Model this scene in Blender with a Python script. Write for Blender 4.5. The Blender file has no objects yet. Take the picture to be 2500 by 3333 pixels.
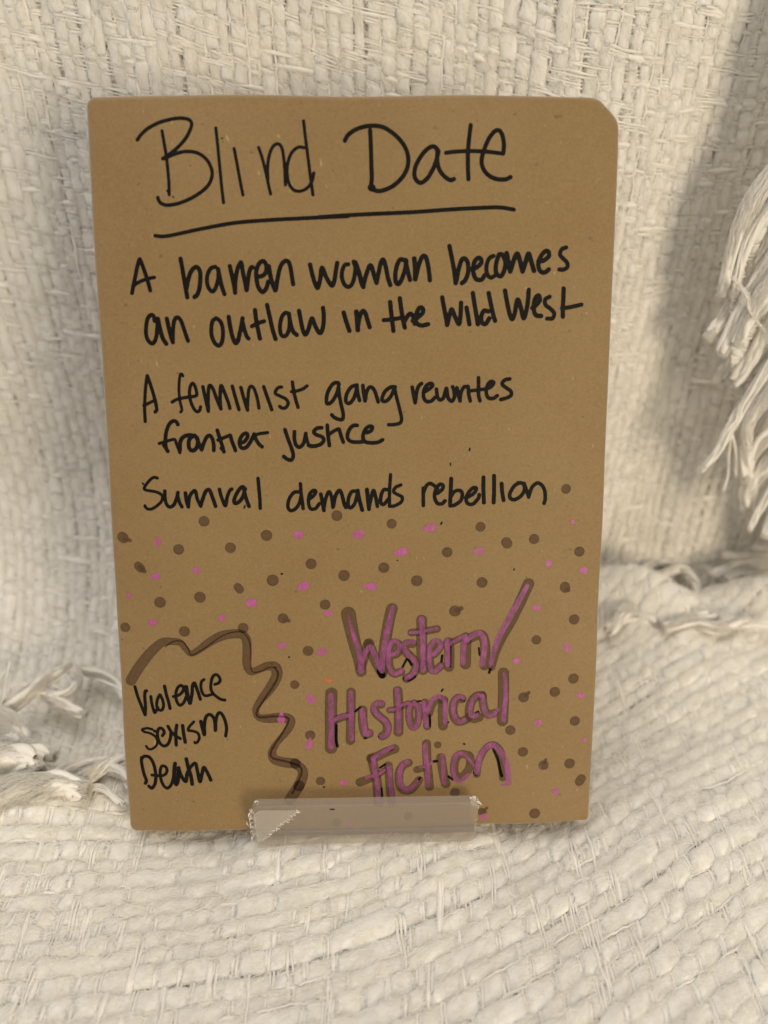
import bpy, math
import numpy as np
from mathutils import Matrix, Vector

# ------------------------------------------------------------------ camera, light, exposure
scene = bpy.context.scene
col = scene.collection
MM = 0.001
LEAN = math.radians(20.0)          # how far the book leans back in its stand
BASE = 6.0                         # height of the book's lower edge, mm
UPV = np.array([0, math.sin(LEAN), math.cos(LEAN)])
NRM = np.array([0, -math.cos(LEAN), math.sin(LEAN)])

cam = bpy.data.cameras.new('camera')
cam.sensor_fit = 'VERTICAL'
cam.sensor_height = 36.0
cam.sensor_width = 27.0
cam.lens = 36.0 * 2708.0 / 3333.0
cam.clip_start = 0.01
cam.clip_end = 20.0
cam.dof.use_dof = True
cam.dof.focus_distance = 0.245
cam.dof.aperture_fstop = cam.lens / 4.0
cam.dof.aperture_blades = 0
camera = bpy.data.objects.new('camera', cam)
col.objects.link(camera)
RX = Vector((0.99971280, -0.02385762, 0.00226511))      # camera right
RY = Vector((-0.00994178, -0.49887265, -0.86661828))    # camera down
RZ = Vector((0.02180545, 0.86634687, -0.49896656))      # camera forward
m = Matrix((( RX.x, -RY.x, -RZ.x, 0.0024), (RX.y, -RY.y, -RZ.y, -0.17318),
            (RX.z, -RY.z, -RZ.z, 0.21642), (0, 0, 0, 1)))
camera.matrix_world = m
scene.camera = camera

world = bpy.data.worlds.new('World')
scene.world = world
world.use_nodes = True
bg = world.node_tree.nodes['Background']
bg.inputs['Color'].default_value = (1.0, 0.965, 0.92, 1)
bg.inputs['Strength'].default_value = 0.45

def area(name, loc, target, size, power, color, size_y=None):
    l = bpy.data.lights.new(name, 'AREA')
    l.energy = power; l.color = color; l.size = size
    if size_y: l.shape = 'RECTANGLE'; l.size_y = size_y
    o = bpy.data.objects.new(name, l); col.objects.link(o)
    o.location = loc
    o.rotation_euler = (Vector(target) - Vector(loc)).to_track_quat('-Z', 'Y').to_euler()
    return o
area('table_lamp', (0.47, -0.80, 0.235), (0, 0.03, 0.09), 0.30, 5.3, (1.0, 0.85, 0.62))
area('ceiling_lamp', (-0.25, -0.10, 1.5), (0, 0.03, 0.0), 1.0, 9.6, (1.0, 0.955, 0.90))

scene.view_settings.view_transform = 'Standard'
scene.view_settings.look = 'None'
scene.view_settings.exposure = 0.0
scene.view_settings.gamma = 1.0
scene.view_settings.use_curve_mapping = False
scene.render.engine = 'CYCLES'
scene.cycles.max_bounces = 10
scene.cycles.diffuse_bounces = 10
scene.cycles.transparent_max_bounces = 16
scene.cycles.use_denoising = True
scene.cycles.caustics_reflective = False

# ------------------------------------------------------------------ helpers
rng = np.random.default_rng(7)

def mesh_obj(name, verts, faces, mat=None, parent=None, uv=None, smooth=True, attrs=None):
    """verts in mm; faces an (n,3) or (n,4) array, or a list of such arrays."""
    me = bpy.data.meshes.new(name)
    v = np.asarray(verts, dtype=np.float64) * MM
    fl = [np.asarray(f, dtype=np.int32) for f in (faces if isinstance(faces, list) else [faces]) if len(f)]
    loops = np.concatenate([f.ravel() for f in fl])
    sizes = np.concatenate([np.full(len(f), f.shape[1], np.int32) for f in fl])
    starts = np.concatenate([[0], np.cumsum(sizes)[:-1]]).astype(np.int32)
    me.vertices.add(len(v)); me.vertices.foreach_set('co', v.ravel().astype(np.float32))
    me.loops.add(len(loops)); me.loops.foreach_set('vertex_index', loops)
    me.polygons.add(len(sizes)); me.polygons.foreach_set('loop_start', starts)
    me.polygons.foreach_set('use_smooth', np.full(len(sizes), smooth))
    if uv is not None:
        lay = me.uv_layers.new(name='yarn')
        lay.data.foreach_set('uv', np.asarray(uv)[loops].ravel().astype(np.float32))
    for k, a in (attrs or {}).items():
        at = me.attributes.new(k, 'FLOAT', 'POINT')
        at.data.foreach_set('value', np.asarray(a, dtype=np.float32))
    me.update(calc_edges=True)
    me.validate()
    o = bpy.data.objects.new(name, me); col.objects.link(o)
    if mat: me.materials.append(mat)
    if parent: o.parent = parent
    return o

def empty(name, loc=(0, 0, 0)):
    o = bpy.data.objects.new(name, None); col.objects.link(o)
    o.location = loc; o.empty_display_size = 0.02
    return o

def tag(o, label=None, category=None, kind=None, group=None):
    if label: o['label'] = label
    if category: o['category'] = category
    if kind: o['kind'] = kind
    if group: o['group'] = group
    return o

def lattice(r, x, scale, seed):
    """smooth 1-D noise in [-1,1]: r rows, sampled at x (rows,n) or (n,)"""
    g = np.random.default_rng(seed)
    x = np.broadcast_to(np.asarray(x, float), (r, np.shape(x)[-1])) / scale
    lo = math.floor(x.min()) - 1
    K = int(math.ceil(x.max())) - lo + 3
    tab = g.uniform(-1, 1, (r, K))
    i = np.floor(x).astype(int) - lo
    f = x - np.floor(x); f = f * f * (3 - 2 * f)
    rr = np.arange(r)[:, None]
    return tab[rr, i] * (1 - f) + tab[rr, i + 1] * f

def waves(x, y, seed, n=6, lo=0.02, hi=0.06):
    g = np.random.default_rng(seed); out = 0
    for _ in range(n):
        a = g.uniform(0, 2 * math.pi); k = g.uniform(lo, hi); p = g.uniform(0, 6.28)
        out = out + np.sin(k * (np.cos(a) * x + np.sin(a) * y) + p)
    return out / n

def spline(P, step=0.15):
    """Catmull-Rom through the rows of P, sampled about every step."""
    P = np.asarray(P, float)
    if len(P) == 2:
        n = max(2, int(np.linalg.norm(P[1] - P[0]) / step))
        t = np.linspace(0, 1, n)[:, None]
        return P[0] * (1 - t) + P[1] * t
    Q = np.vstack([2 * P[0] - P[1], P, 2 * P[-1] - P[-2]])
    out = []
    for i in range(1, len(Q) - 2):
        p0, p1, p2, p3 = Q[i - 1], Q[i], Q[i + 1], Q[i + 2]
        n = max(2, int(np.linalg.norm((p2 - p1)[:3]) / step))
        t = np.linspace(0, 1, n, endpoint=False)[:, None]
        out.append(.5 * (2 * p1 + (p2 - p0) * t + (2 * p0 - 5 * p1 + 4 * p2 - p3) * t ** 2 + (3 * p1 - p0 - 3 * p2 + p3) * t ** 3))
    out.append(P[-1:])
    return np.vstack(out)

# ------------------------------------------------------------------ materials
class N:
    """tiny node-graph helper"""
    def __init__(s, name):
        s.m = bpy.data.materials.new(name); s.m.use_nodes = True
        s.t = s.m.node_tree; s.t.nodes.clear()
        s.out = s.t.nodes.new('ShaderNodeOutputMaterial')
    def n(s, typ, **kw):
        nd = s.t.nodes.new('ShaderNode' + typ)
        for k, v in kw.items():
            if k[0] == '_': setattr(nd, k[1:], v)
        return nd
    def link(s, a, b): s.t.links.new(a, b)
    def set(s, nd, key, v):
        if isinstance(v, bpy.types.NodeSocket): s.link(v, nd.inputs[key])
        else: nd.inputs[key].default_value = v
    def noise(s, vec, scale, detail=2, rough=.5):
        nd = s.n('TexNoise'); s.link(vec, nd.inputs['Vector'])
        nd.inputs['Scale'].default_value = scale; nd.inputs['Detail'].default_value = detail
        nd.inputs['Roughness'].default_value = rough
        return nd.outputs['Fac']
    def ramp(s, fac, stops):
        nd = s.n('ValToRGB'); s.link(fac, nd.inputs['Fac'])
        el = nd.color_ramp.elements
        while len(el) > 1: el.remove(el[0])
        el[0].position, el[0].color = stops[0][0], stops[0][1]
        for p, c in stops[1:]:
            e = el.new(p); e.color = c
        return nd.outputs['Color']
    def mix(s, fac, a, b, mode='MIX'):
        nd = s.n('Mix', _data_type='RGBA', _blend_type=mode)
        s.set(nd, 0, fac); s.set(nd, 6, a); s.set(nd, 7, b)
        return nd.outputs[2]
    def math(s, op, a, b=0.0):
        nd = s.n('Math', _operation=op); s.set(nd, 0, a); s.set(nd, 1, b)
        return nd.outputs[0]
    def bump(s, h, strength, dist, normal=None):
        nd = s.n('Bump'); s.link(h, nd.inputs['Height'])
        nd.inputs['Strength'].default_value = strength; nd.inputs['Distance'].default_value = dist
        if normal: s.link(normal, nd.inputs['Normal'])
        return nd.outputs['Normal']
    def bsdf(s, **kw):
        nd = s.n('BsdfPrincipled')
        for k, v in kw.items(): s.set(nd, k.replace('_', ' '), v)
        return nd
    def done(s, shader): s.link(shader, s.out.inputs['Surface']); return s.m

def g3(v): return (v, v, v, 1)

def kraft():
    b = N('kraft_paper')
    co = b.n('TexCoord').outputs['Object']
    fine = b.noise(co, 1300, 4, .85)
    mid = b.noise(co, 420, 3, .6)
    big = b.noise(co, 28, 3, .5)
    c = b.ramp(fine, [(.36, (0.191, 0.115, 0.039, 1)), (.5, (0.230, 0.143, 0.050, 1)), (.66, (0.278, 0.182, 0.073, 1))])
    c = b.mix(.22, c, b.ramp(mid, [(.35, (0.201, 0.120, 0.039, 1)), (.65, (0.263, 0.169, 0.065, 1))]))
    c = b.mix(.3, c, b.ramp(big, [(.35, (0.204, 0.120, 0.039, 1)), (.65, (0.258, 0.169, 0.071, 1))]))
    # pale and dark fibres in the recycled pulp
    mp = b.n('Mapping'); b.link(co, mp.inputs['Vector']); mp.inputs['Scale'].default_value = (1, .35, 1)
    mp.inputs['Rotation'].default_value = (0, 0, .6)
    lf = b.noise(mp.outputs['Vector'], 900, 1, .4)
    c = b.mix(b.ramp(lf, [(.76, g3(0)), (.81, g3(.5))]), c, (0.433, 0.317, 0.162, 1))
    df = b.noise(co, 640, 1, .4)
    c = b.mix(b.ramp(df, [(.20, g3(.6)), (.245, g3(0))]), c, (0.103, 0.059, 0.020, 1))
    nrm = b.bump(fine, .5, .0001)
    nrm = b.bump(big, .5, .0006, nrm)
    p = b.bsdf(Base_Color=c, Roughness=.6, Normal=nrm)
    p.inputs['Specular IOR Level'].default_value = .3
    p.inputs['Sheen Weight'].default_value = .5
    p.inputs['Sheen Roughness'].default_value = .5
    p.inputs['Sheen Tint'].default_value = (1, .92, .85, 1)
    return b.done(p.outputs[0])

def black_ink():
    b = N('black_ink')
    co = b.n('TexCoord').outputs['Object']
    n1 = b.noise(co, 700, 2)
    c = b.ramp(n1, [(.3, (.003, .0024, .002, 1)), (.7, (.008, .006, .004, 1))])
    p = b.bsdf(Base_Color=c, Roughness=.6)
    p.inputs['Specular IOR Level'].default_value = .12
    return b.done(p.outputs[0])

def wash(name, tint, power):
    """translucent marker ink: tints what lies under it, deeper where strokes overlap"""
    b = N(name)
    d = b.n('Attribute', _attribute_name='ink_load').outputs['Fac']
    co = b.n('TexCoord').outputs['Object']
    d = b.math('MULTIPLY', d, b.math('ADD', b.math('MULTIPLY', b.noise(co, 900, 2), .35), .82))
    d = b.math('MULTIPLY', d, power)
    sep = []
    comb = b.n('CombineColor')
    for i, t in enumerate(tint):
        b.link(b.math('POWER', t, d), comb.inputs[i])
    tr = b.n('BsdfTransparent'); b.link(comb.outputs[0], tr.inputs['Color'])
    return b.done(tr.outputs[0])

def paint(name, ca, cb, op_lo, op_hi):
    b = N(name)
    co = b.n('TexCoord').outputs['Object']
    mp = b.n('Mapping'); b.link(co, mp.inputs['Vector']); mp.inputs['Scale'].default_value = (1, .3, 1)
    streak = b.noise(mp.outputs['Vector'], 1500, 3, .6)
    blot = b.noise(co, 260, 2)
    c = b.mix(blot, ca, cb)
    d = b.n('Attribute', _attribute_name='ink_load').outputs['Fac']
    op = b.ramp(b.math('ADD', b.math('MULTIPLY', streak, .6), b.math('MULTIPLY', blot, .4)), [(.32, g3(op_lo)), (.62, g3(op_hi))])
    fac = b.math('MULTIPLY', op, d)
    p = b.bsdf(Base_Color=c, Roughness=.5)
    tr = b.n('BsdfTransparent')
    mx = b.n('MixShader'); b.link(fac, mx.inputs[0]); b.link(tr.outputs[0], mx.inputs[1]); b.link(p.outputs[0], mx.inputs[2])
    return b.done(mx.outputs[0])

def cotton(name, ca, cb, bump=.5, soft=True):
    b = N(name)
    uv = b.n('UVMap').outputs['UV']
    co = b.n('TexCoord').outputs['Object']
    mp = b.n('Mapping'); b.link(uv, mp.inputs['Vector']); mp.inputs['Scale'].default_value = (.45, 3.2, 1)
    fib = b.noise(mp.outputs['Vector'], 1.0, 4, .65)
    big = b.noise(co, 60, 2)
    c = b.mix(big, ca, cb)
    c = b.mix(.25, c, b.ramp(fib, [(.3, (.78, .74, .67, 1)), (.7, (.92, .90, .86, 1))]))
    fuzz = b.noise(co, 1500, 3, .7)
    nrm = b.bump(fib, bump, .0003)
    nrm = b.bump(fuzz, .35, .00025, nrm)
    p = b.bsdf(Base_Color=c, Roughness=.95, Normal=nrm)
    p.inputs['Specular IOR Level'].default_value = .1
    p.inputs['Sheen Weight'].default_value = .2
    if not soft:
        return b.done(p.outputs[0])
    p.inputs['Subsurface Weight'].default_value = .75
    p.inputs['Subsurface Radius'].default_value = (1.0, 1.0, 1.0)
    p.inputs['Subsurface Scale'].default_value = .0014
    return b.done(p.outputs[0])

def acrylic(name='frosted_acrylic', ca=(.58, .53, .47, 1), cb=(.66, .60, .53, 1), clear=.70):
    b = N(name)
    co = b.n('TexCoord').outputs['Object']
    n1 = b.noise(co, 120, 3)
    p = b.bsdf(Base_Color=b.mix(n1, ca, cb), Roughness=.22)
    p.inputs['Specular IOR Level'].default_value = .5
    tl = b.n('BsdfTranslucent'); tl.inputs['Color'].default_value = (.70, .62, .52, 1)
    m1 = b.n('MixShader'); m1.inputs[0].default_value = .35
    b.link(p.outputs[0], m1.inputs[1]); b.link(tl.outputs[0], m1.inputs[2])
    tr = b.n('BsdfTransparent'); tr.inputs['Color'].default_value = (.90, .885, .87, 1)
    m2 = b.n('MixShader'); m2.inputs[0].default_value = clear
    b.link(m1.outputs[0], m2.inputs[1]); b.link(tr.outputs[0], m2.inputs[2])
    return b.done(m2.outputs[0])

def fibre():
    b = N('loose_fibre')
    d = b.n('BsdfDiffuse'); d.inputs['Color'].default_value = (.90, .88, .83, 1)
    t = b.n('BsdfTranslucent'); t.inputs['Color'].default_value = (.90, .88, .83, 1)
    mx = b.n('MixShader'); mx.inputs[0].default_value = .25
    b.link(d.outputs[0], mx.inputs[1]); b.link(t.outputs[0], mx.inputs[2])
    return b.done(mx.outputs[0])

def film(name='torn_film', clear=.15):
    b = N(name)
    p = b.bsdf(Base_Color=(.84, .80, .74, 1), Roughness=.6)
    tr = b.n('BsdfTransparent')
    mx = b.n('MixShader'); mx.inputs[0].default_value = clear
    b.link(p.outputs[0], mx.inputs[1]); b.link(tr.outputs[0], mx.inputs[2])
    return b.done(mx.outputs[0])

M_KRAFT = kraft()
M_BLACK = black_ink()
M_WASH = wash('brown_marker', (.675, .65, .69), 1.0)
M_PINK = paint('pink_paint', (.29, .060, .19, 1), (.36, .085, .25, 1), .25, .80)
M_PINKDOT = paint('pink_paint_dots', (.42, .085, .24, 1), (.47, .11, .29, 1), .55, .9)
M_ORANGE = paint('orange_paint', (.55, .13, .04, 1), (.55, .16, .05, 1), .6, .9)
M_COTTON = cotton('cotton_yarn', (.87, .845, .79, 1), (.84, .81, .75, 1), .2)
M_FRINGE = cotton('fringe_yarn', (.88, .845, .775, 1), (.85, .81, .73, 1), .25, False)
M_ACRYL = acrylic()
M_LEDGE_SHADE = acrylic('shaded_ledge_acrylic', (.20, .175, .165, 1), (.25, .22, .205, 1), .08)  # ledge acrylic, greyed and near opaque to paint the shade behind the lip
M_FILM = film()
M_HAZE = film('stuck_film', .86)
M_FIBRE = fibre()

# handwriting, in millimetres on the front of the book: (x, y, half width) along each stroke
INK = {
 'title': [
  [(-50.51,200.19,0.43),(-50.09,197.21,0.43),(-49.61,193.46,0.43),(-49.3,188.85,0.43),(-49.24,186.32,0.43),(-49.3,184,0.43)],
  [(-49.7,184.97,0.35),(-49.32,184.63,0.35)],
  [(-57.18,197.98,0.47),(-56.11,199.3,0.47),(-54.06,200.94,0.47),(-50.93,202.37,0.47),(-47.84,203.15,0.47),(-45.21,203.38,0.47),(-43.26,202.97,0.47),(-42.65,201.94,0.47),(-43.16,200.29,0.47),(-44.57,198.02,0.47),(-46.86,195.74,0.47),(-49.14,194.08,0.47),(-50.59,193.17,0.47),(-49.83,193.38,0.47),(-48.48,193.95,0.47),(-46.48,194.61,0.47),(-44.26,194.98,0.47),(-41.64,194.68,0.47),(-39.49,193.42,0.47),(-38.15,191.53,0.47),(-37.66,189.43,0.47),(-38.32,187.12,0.48),(-40.04,185.22,0.48),(-42.99,183.33,0.48),(-46.61,181.86,0.48),(-49.74,181.32,0.48),(-51.49,181.76,0.48),(-52.24,182.74,0.48),(-52.35,183.29,0.48)],
  [(-36.3,200.88,0.43),(-36.03,197.57,0.43),(-35.6,191.31,0.43),(-35.2,185.41,0.43),(-34.88,181.93,0.44)],
  [(-31.61,195.68,0.43),(-30.95,191.71,0.43),(-30.22,187.08,0.43),(-29.65,183.9,0.43)],
  [(-25.13,195.95,0.43),(-24.27,193.36,0.43),(-23.36,189.58,0.43),(-22.7,186.2,0.43),(-22.26,184.16,0.43)],
  [(-22.87,187.89,0.43),(-22.9,190.42,0.43),(-22.51,193.35,0.43),(-21.56,195.85,0.43),(-20.21,196.89,0.43),(-19.04,196.05,0.43),(-18.53,193.34,0.43),(-18.3,189.98,0.43),(-18.24,186.47,0.43)],
  [(-13.04,195.91,0.43),(-14.49,196.04,0.43),(-16.06,195,0.43),(-17.21,192.91,0.43),(-17.72,189.97,0.43),(-17.34,187.02,0.43),(-16.27,185.32,0.43),(-14.72,184.8,0.43),(-12.93,185.3,0.43),(-11.57,186.57,0.43),(-10.88,188.05,0.43),(-10.59,189.44,0.43)],
  [(-13.09,202.67,0.43),(-12.68,198.73,0.43),(-12.11,193.73,0.43),(-11.53,188.68,0.43),(-11.14,185.72,0.43),(-10.95,183.89,0.44)],
  [(4.54,200.29,0.57),(4.71,196.36,0.57),(4.79,191.7,0.58),(4.87,187.95,0.58),(4.56,185.83,0.58)],
  [(4.71,185.69,0.97),(4.96,185.6,0.97)],
  [(-2.21,197.68,0.57),(-1.36,199.07,0.57),(0.61,200.44,0.57),(3.07,201.22,0.57),(5.77,201.44,0.57),(8.47,200.88,0.57),(11.42,198.88,0.57),(13.63,196.33,0.57),(14.63,193.53,0.58),(14.39,190.73,0.58),(12.9,188.15,0.58),(10.42,186.04,0.58),(7.93,185.02,0.58),(6.44,184.83,0.58),(4.95,185.31,0.58)],
  [(22.38,195.13,0.58),(22.03,195.92,0.58),(20.79,196.11,0.58),(19.07,194.91,0.58),(17.35,192.59,0.58),(16.37,190.25,0.58),(16.48,188.13,0.58),(17.63,186.95,0.58),(18.87,187.28,0.58),(20.35,188.82,0.58),(21.82,191.63,0.58),(22.78,194.9,0.58)],
  [(22.53,195.36,0.58),(22.4,193.03,0.58),(22.82,190.69,0.58),(24.08,188.81,0.58),(25.83,187.62,0.58),(26.92,187.85,0.58)],
  [(31.34,201.59,0.57),(31.03,199.05,0.57),(30.69,195.33,0.58),(30.65,191.6,0.58),(30.81,187.84,0.58)],
  [(24.76,194.56,0.53),(27.73,194.88,0.53),(31.69,195,0.53),(35.66,194.85,0.53),(40.13,194.36,0.53)],
  [(40.13,194.46,0.58),(40.28,196.69,0.58),(39.83,199.02,0.58),(39.01,200.23,0.57),(37.78,200.04,0.57),(36.33,198.33,0.58),(35.14,195.78,0.58),(34.35,192.99,0.58),(34.64,190.88,0.58),(36.02,188.99,0.58),(38.28,187.9,0.58),(40.78,187.79,0.58),(42.16,188.35,0.58)],
 ],
 'underline': [
  [(-53.59,173.47,0.48),(-51.46,173.29,0.49),(-48.31,173.74,0.49),(-41.55,175.12,0.5),(-32.56,176.66,0.51),(-23.6,177.38,0.51),(-12.4,177.92,0.52),(-1.63,178.38,0.53)],
  [(-9.54,178.13,0.54),(0.93,178.74,0.54),(15.91,179.38,0.54),(25.91,180.04,0.54),(34.93,180.47,0.54),(39.44,180.54,0.54),(43.22,179.99,0.54)],
 ],
 'blurb_one': [
  [(-58.25,167.28,0.55),(-58.92,165.29,0.55),(-59.61,162.75,0.55),(-60.32,160.2,0.56),(-60.71,158.55,0.56)],
  [(-58.05,167.46,0.55),(-57.4,165.64,0.55),(-56.6,163.09,0.55),(-56.04,160.9,0.56),(-55.67,159.25,0.56)],
  [(-60.31,160.38,0.48),(-58.94,161.28,0.48),(-56.65,162.18,0.48),(-54.38,162.64,0.48)],
  [(-47.03,167.46,0.59),(-46.61,164.48,0.59),(-46.19,161.19,0.59),(-45.68,157.34,0.6)],
  [(-45.89,159.36,0.59),(-45.22,161.91,0.59),(-44.58,163.73,0.59),(-43.58,165,0.59),(-42.64,165.25,0.59),(-41.93,164.08,0.59),(-41.95,161.89,0.59),(-42.3,159.7,0.59),(-42.93,158.05,0.6),(-43.71,157.39,0.6)],
  [(-37.76,165.33,0.55),(-38.9,164.97,0.55),(-39.69,163.88,0.56),(-40.13,162.24,0.56),(-40.01,160.41,0.56),(-39.31,159.12,0.56),(-38.56,158.94,0.56),(-37.77,160.03,0.56),(-37.13,162.04,0.56),(-36.94,164.05,0.56)],
  [(-37.03,164.77,0.59),(-36.66,162.58,0.59),(-36.15,160.02,0.59),(-35.57,158.18,0.6)],
  [(-33.81,165.48,0.59),(-33.33,162.93,0.59),(-32.86,160.36,0.59),(-32.65,158.52,0.6)],
  [(-32.63,159.26,0.6),(-32.43,161.82,0.59),(-31.77,164.74,0.59),(-31.05,166.12,0.59),(-30.67,166.26,0.59),(-30.3,163.63,0.59),(-29.82,161.07,0.59),(-29.5,159.16,0.6)],
  [(-29.37,159.6,0.6),(-29.04,161.8,0.59),(-28.6,163.99,0.59),(-28,165.15,0.59),(-27.62,165.15,0.59)],
  [(-26.38,162.69,0.59),(-25.05,162.94,0.59),(-24.08,163.96,0.59),(-23.93,165.41,0.59),(-24.39,166.58,0.59),(-25.13,166.73,0.59),(-26.1,165.79,0.59),(-26.72,163.98,0.59),(-26.67,161.78,0.59),(-26.27,159.95,0.6),(-25.25,158.65,0.6),(-24.2,159.56,0.6),(-23.51,161.39,0.59)],
  [(-23.29,165.41,0.63),(-22.97,163.22,0.63),(-22.46,161.02,0.63),(-21.76,159.11,0.63)],
  [(-21.56,159.18,0.6),(-20.92,162.47,0.59),(-20.09,165.39,0.59),(-18.93,166.76,0.59),(-17.99,166.61,0.59),(-17.46,165.37,0.59),(-17.13,163.18,0.59),(-16.8,160.69,0.6)],
  [(-54.95,151.13,0.56),(-55.08,152.35,0.56),(-55.82,152.69,0.56),(-56.81,151.7,0.56),(-57.4,149.1,0.56),(-57.36,146.87,0.56),(-56.57,145.36,0.57),(-55.63,145.13,0.57),(-54.8,146.47,0.56),(-54.3,149.08,0.56),(-54.09,151.68,0.56)],
  [(-53.98,151.68,0.6),(-53.54,149.07,0.6),(-52.91,146.45,0.6),(-52.03,144.95,0.6)],
  [(-51.52,151.66,0.6),(-51.08,149.05,0.6),(-50.61,146.81,0.6),(-50.19,145.38,0.6)],
  [(-50.19,146.06,0.57),(-49.94,149.04,0.56),(-49.46,151.27,0.56),(-48.67,152,0.56),(-47.76,151.25,0.56),(-46.92,148.64,0.56),(-46.26,146.4,0.57),(-46.03,145.72,0.57)],
  [(-38.08,151.73,0.56),(-39.05,151,0.56),(-39.51,148.95,0.56),(-39.41,146.71,0.57),(-38.52,144.83,0.57),(-37.4,144.45,0.57),(-36.58,145.94,0.57),(-36.37,148.55,0.56),(-36.79,150.61,0.56),(-37.7,151.54,0.56)],
  [(-34.65,152.08,0.6),(-34.36,149.66,0.6),(-33.87,147.04,0.6),(-33.18,145.16,0.61),(-32.4,145.53,0.61),(-31.76,147.77,0.6),(-31.19,150,0.6),(-30.87,151.67,0.6)],
  [(-31,151.12,0.56),(-30.4,148.5,0.57),(-29.88,146.82,0.57),(-29.4,146.25,0.57)],
  [(-27.39,153.87,0.6),(-27.19,151.46,0.6),(-26.77,148.85,0.6),(-26.28,146.22,0.61)],
  [(-28.39,149.53,0.56),(-26.73,150.34,0.56),(-25,150.88,0.56)],
  [(-24.05,155.21,0.6),(-23.45,152.17,0.6),(-22.78,148.81,0.6),(-22.01,146.08,0.61)],
  [(-18.11,152.87,0.56),(-19.06,153.06,0.56),(-20.03,152.14,0.56),(-20.65,149.91,0.57),(-20.59,147.67,0.57),(-19.96,146.84,0.57),(-19,147.1,0.57),(-18.2,148.77,0.57),(-17.95,151.38,0.56)],
  [(-18.12,152.5,0.6),(-17.79,150.26,0.6),(-17.07,148.02,0.6),(-16.14,147.15,0.61)],
  [(-15.36,153.59,0.6),(-14.92,150.99,0.6),(-14.4,148.37,0.6),(-13.73,147.24,0.61),(-12.86,148.73,0.6),(-12.25,150.78,0.6),(-11.74,151.52,0.6),(-11.12,149.84,0.6),(-10.2,147.96,0.61),(-9.44,147.77,0.61),(-8.84,149.44,0.6),(-8.61,152.05,0.6),(-8.77,154.35,0.6)],
  [(-12.07,165.81,0.61),(-11.45,162.94,0.61),(-10.64,160.38,0.61),(-10.07,159.77,0.61),(-9.41,161.99,0.61),(-9.04,164.54,0.61),(-8.65,164.77,0.61),(-7.73,162.45,0.61),(-6.32,160.3,0.61),(-5.58,161.5,0.61),(-5.07,164.28,0.61),(-4.71,166.22,0.61)],
  [(-1.7,165.88,0.56),(-2.66,165.65,0.56),(-3.4,164.04,0.57),(-3.42,161.95,0.57),(-2.48,160.18,0.57),(-1.28,160.08,0.57),(-0.3,161.7,0.57),(0.2,164.71,0.56),(-0.26,166.56,0.56)],
  [(0.22,166.33,0.66),(1.15,163.78,0.66),(1.85,160.99,0.66),(2.32,159.91,0.66)],
  [(2.33,160.28,0.62),(3.06,162.84,0.61),(4.04,165.38,0.61),(4.66,165.14,0.61),(5.32,162.82,0.61),(5.94,160.96,0.62)],
  [(5.94,160.96,0.62),(6.57,163.74,0.61),(7.16,166.28,0.61),(7.88,166.97,0.61),(8.49,165.12,0.61),(9.06,162.33,0.61),(9.69,160.37,0.62)],
  [(13.38,166.93,0.61),(12.43,167.03,0.61),(11.56,165.56,0.61),(11.08,163.24,0.61),(11.23,161.15,0.62),(12.05,160.68,0.62),(12.91,162.07,0.61),(13.77,164.62,0.61),(14.1,166.7,0.61)],
  [(13.86,166.93,0.61),(14.35,164.61,0.61),(15.08,161.73,0.62)],
  [(16.26,167.28,0.66),(16.51,164.6,0.66),(16.52,161.9,0.66)],
  [(16.66,162.28,0.62),(17.47,165.52,0.61),(18.42,167.73,0.61),(19.37,167.72,0.61),(20.01,165.5,0.61),(20.36,163.18,0.61),(20.52,161.6,0.62)],
  [(25.82,170.54,0.61),(26.43,167.77,0.61),(27.09,164.53,0.61),(27.62,160.8,0.62)],
  [(27.85,161.5,0.62),(28.39,164.52,0.61),(29.22,166.92,0.61),(30.18,167.19,0.61),(30.92,165.89,0.61),(30.96,163.57,0.62),(30.26,161.62,0.62),(29.31,160.79,0.62)],
  [(31.91,164.49,0.61),(33.35,164.95,0.61),(34.53,166.1,0.61),(34.42,167.16,0.61),(33.55,167.35,0.61),(32.6,166.11,0.61),(32.4,163.79,0.62),(33.15,161.93,0.62),(34.61,161.68,0.62),(35.55,162.84,0.62)],
  [(37.86,167.93,0.57),(36.68,167.24,0.57),(35.99,165.16,0.57),(36.27,163.07,0.57),(37.25,162.22,0.57),(38.45,162.82,0.57)],
  [(39.3,168.15,0.61),(38.63,165.84,0.61),(38.68,163.52,0.62),(39.91,162.58,0.62),(40.84,163.97,0.62),(41.17,166.29,0.61),(40.26,168.23,0.61),(39.4,168.33,0.61)],
  [(41.46,168.6,0.66),(41.99,166.28,0.66),(42.53,163.86,0.66)],
  [(42.67,164.19,0.66),(43.43,166.73,0.66),(44.35,168.49,0.66),(45.12,166.72,0.66),(45.92,163.84,0.66)],
  [(46.05,164.16,0.66),(46.81,166.71,0.66),(47.48,168.47,0.66),(48.16,166.7,0.66),(49.05,164,0.66)],
  [(50.19,166.46,0.62),(51.63,166.68,0.62),(53.05,167.83,0.61),(52.91,168.98,0.61),(52.04,169.13,0.61),(50.87,167.84,0.61),(50.21,165.76,0.62),(50.75,163.99,0.62),(51.97,163.52,0.62),(53.16,164.35,0.62)],
  [(57.79,170.15,0.57),(56.6,169.65,0.57),(56.17,168.27,0.57),(57.17,167.11,0.57),(58.17,166.17,0.57),(58.31,165.01,0.57),(57.27,164.32,0.57),(56.06,164.33,0.57)],
  [(-3.13,153.07,0.62),(-2.48,150.7,0.62),(-1.64,148.19,0.62)],
  [(0.35,153.27,0.67),(0.57,150.68,0.67),(0.69,148.4,0.67)],
  [(0.7,149.26,0.62),(1.3,152.09,0.62),(2.04,153.4,0.62),(2.76,153.02,0.62),(3.33,151.13,0.62),(3.95,149.14,0.62)],
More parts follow.
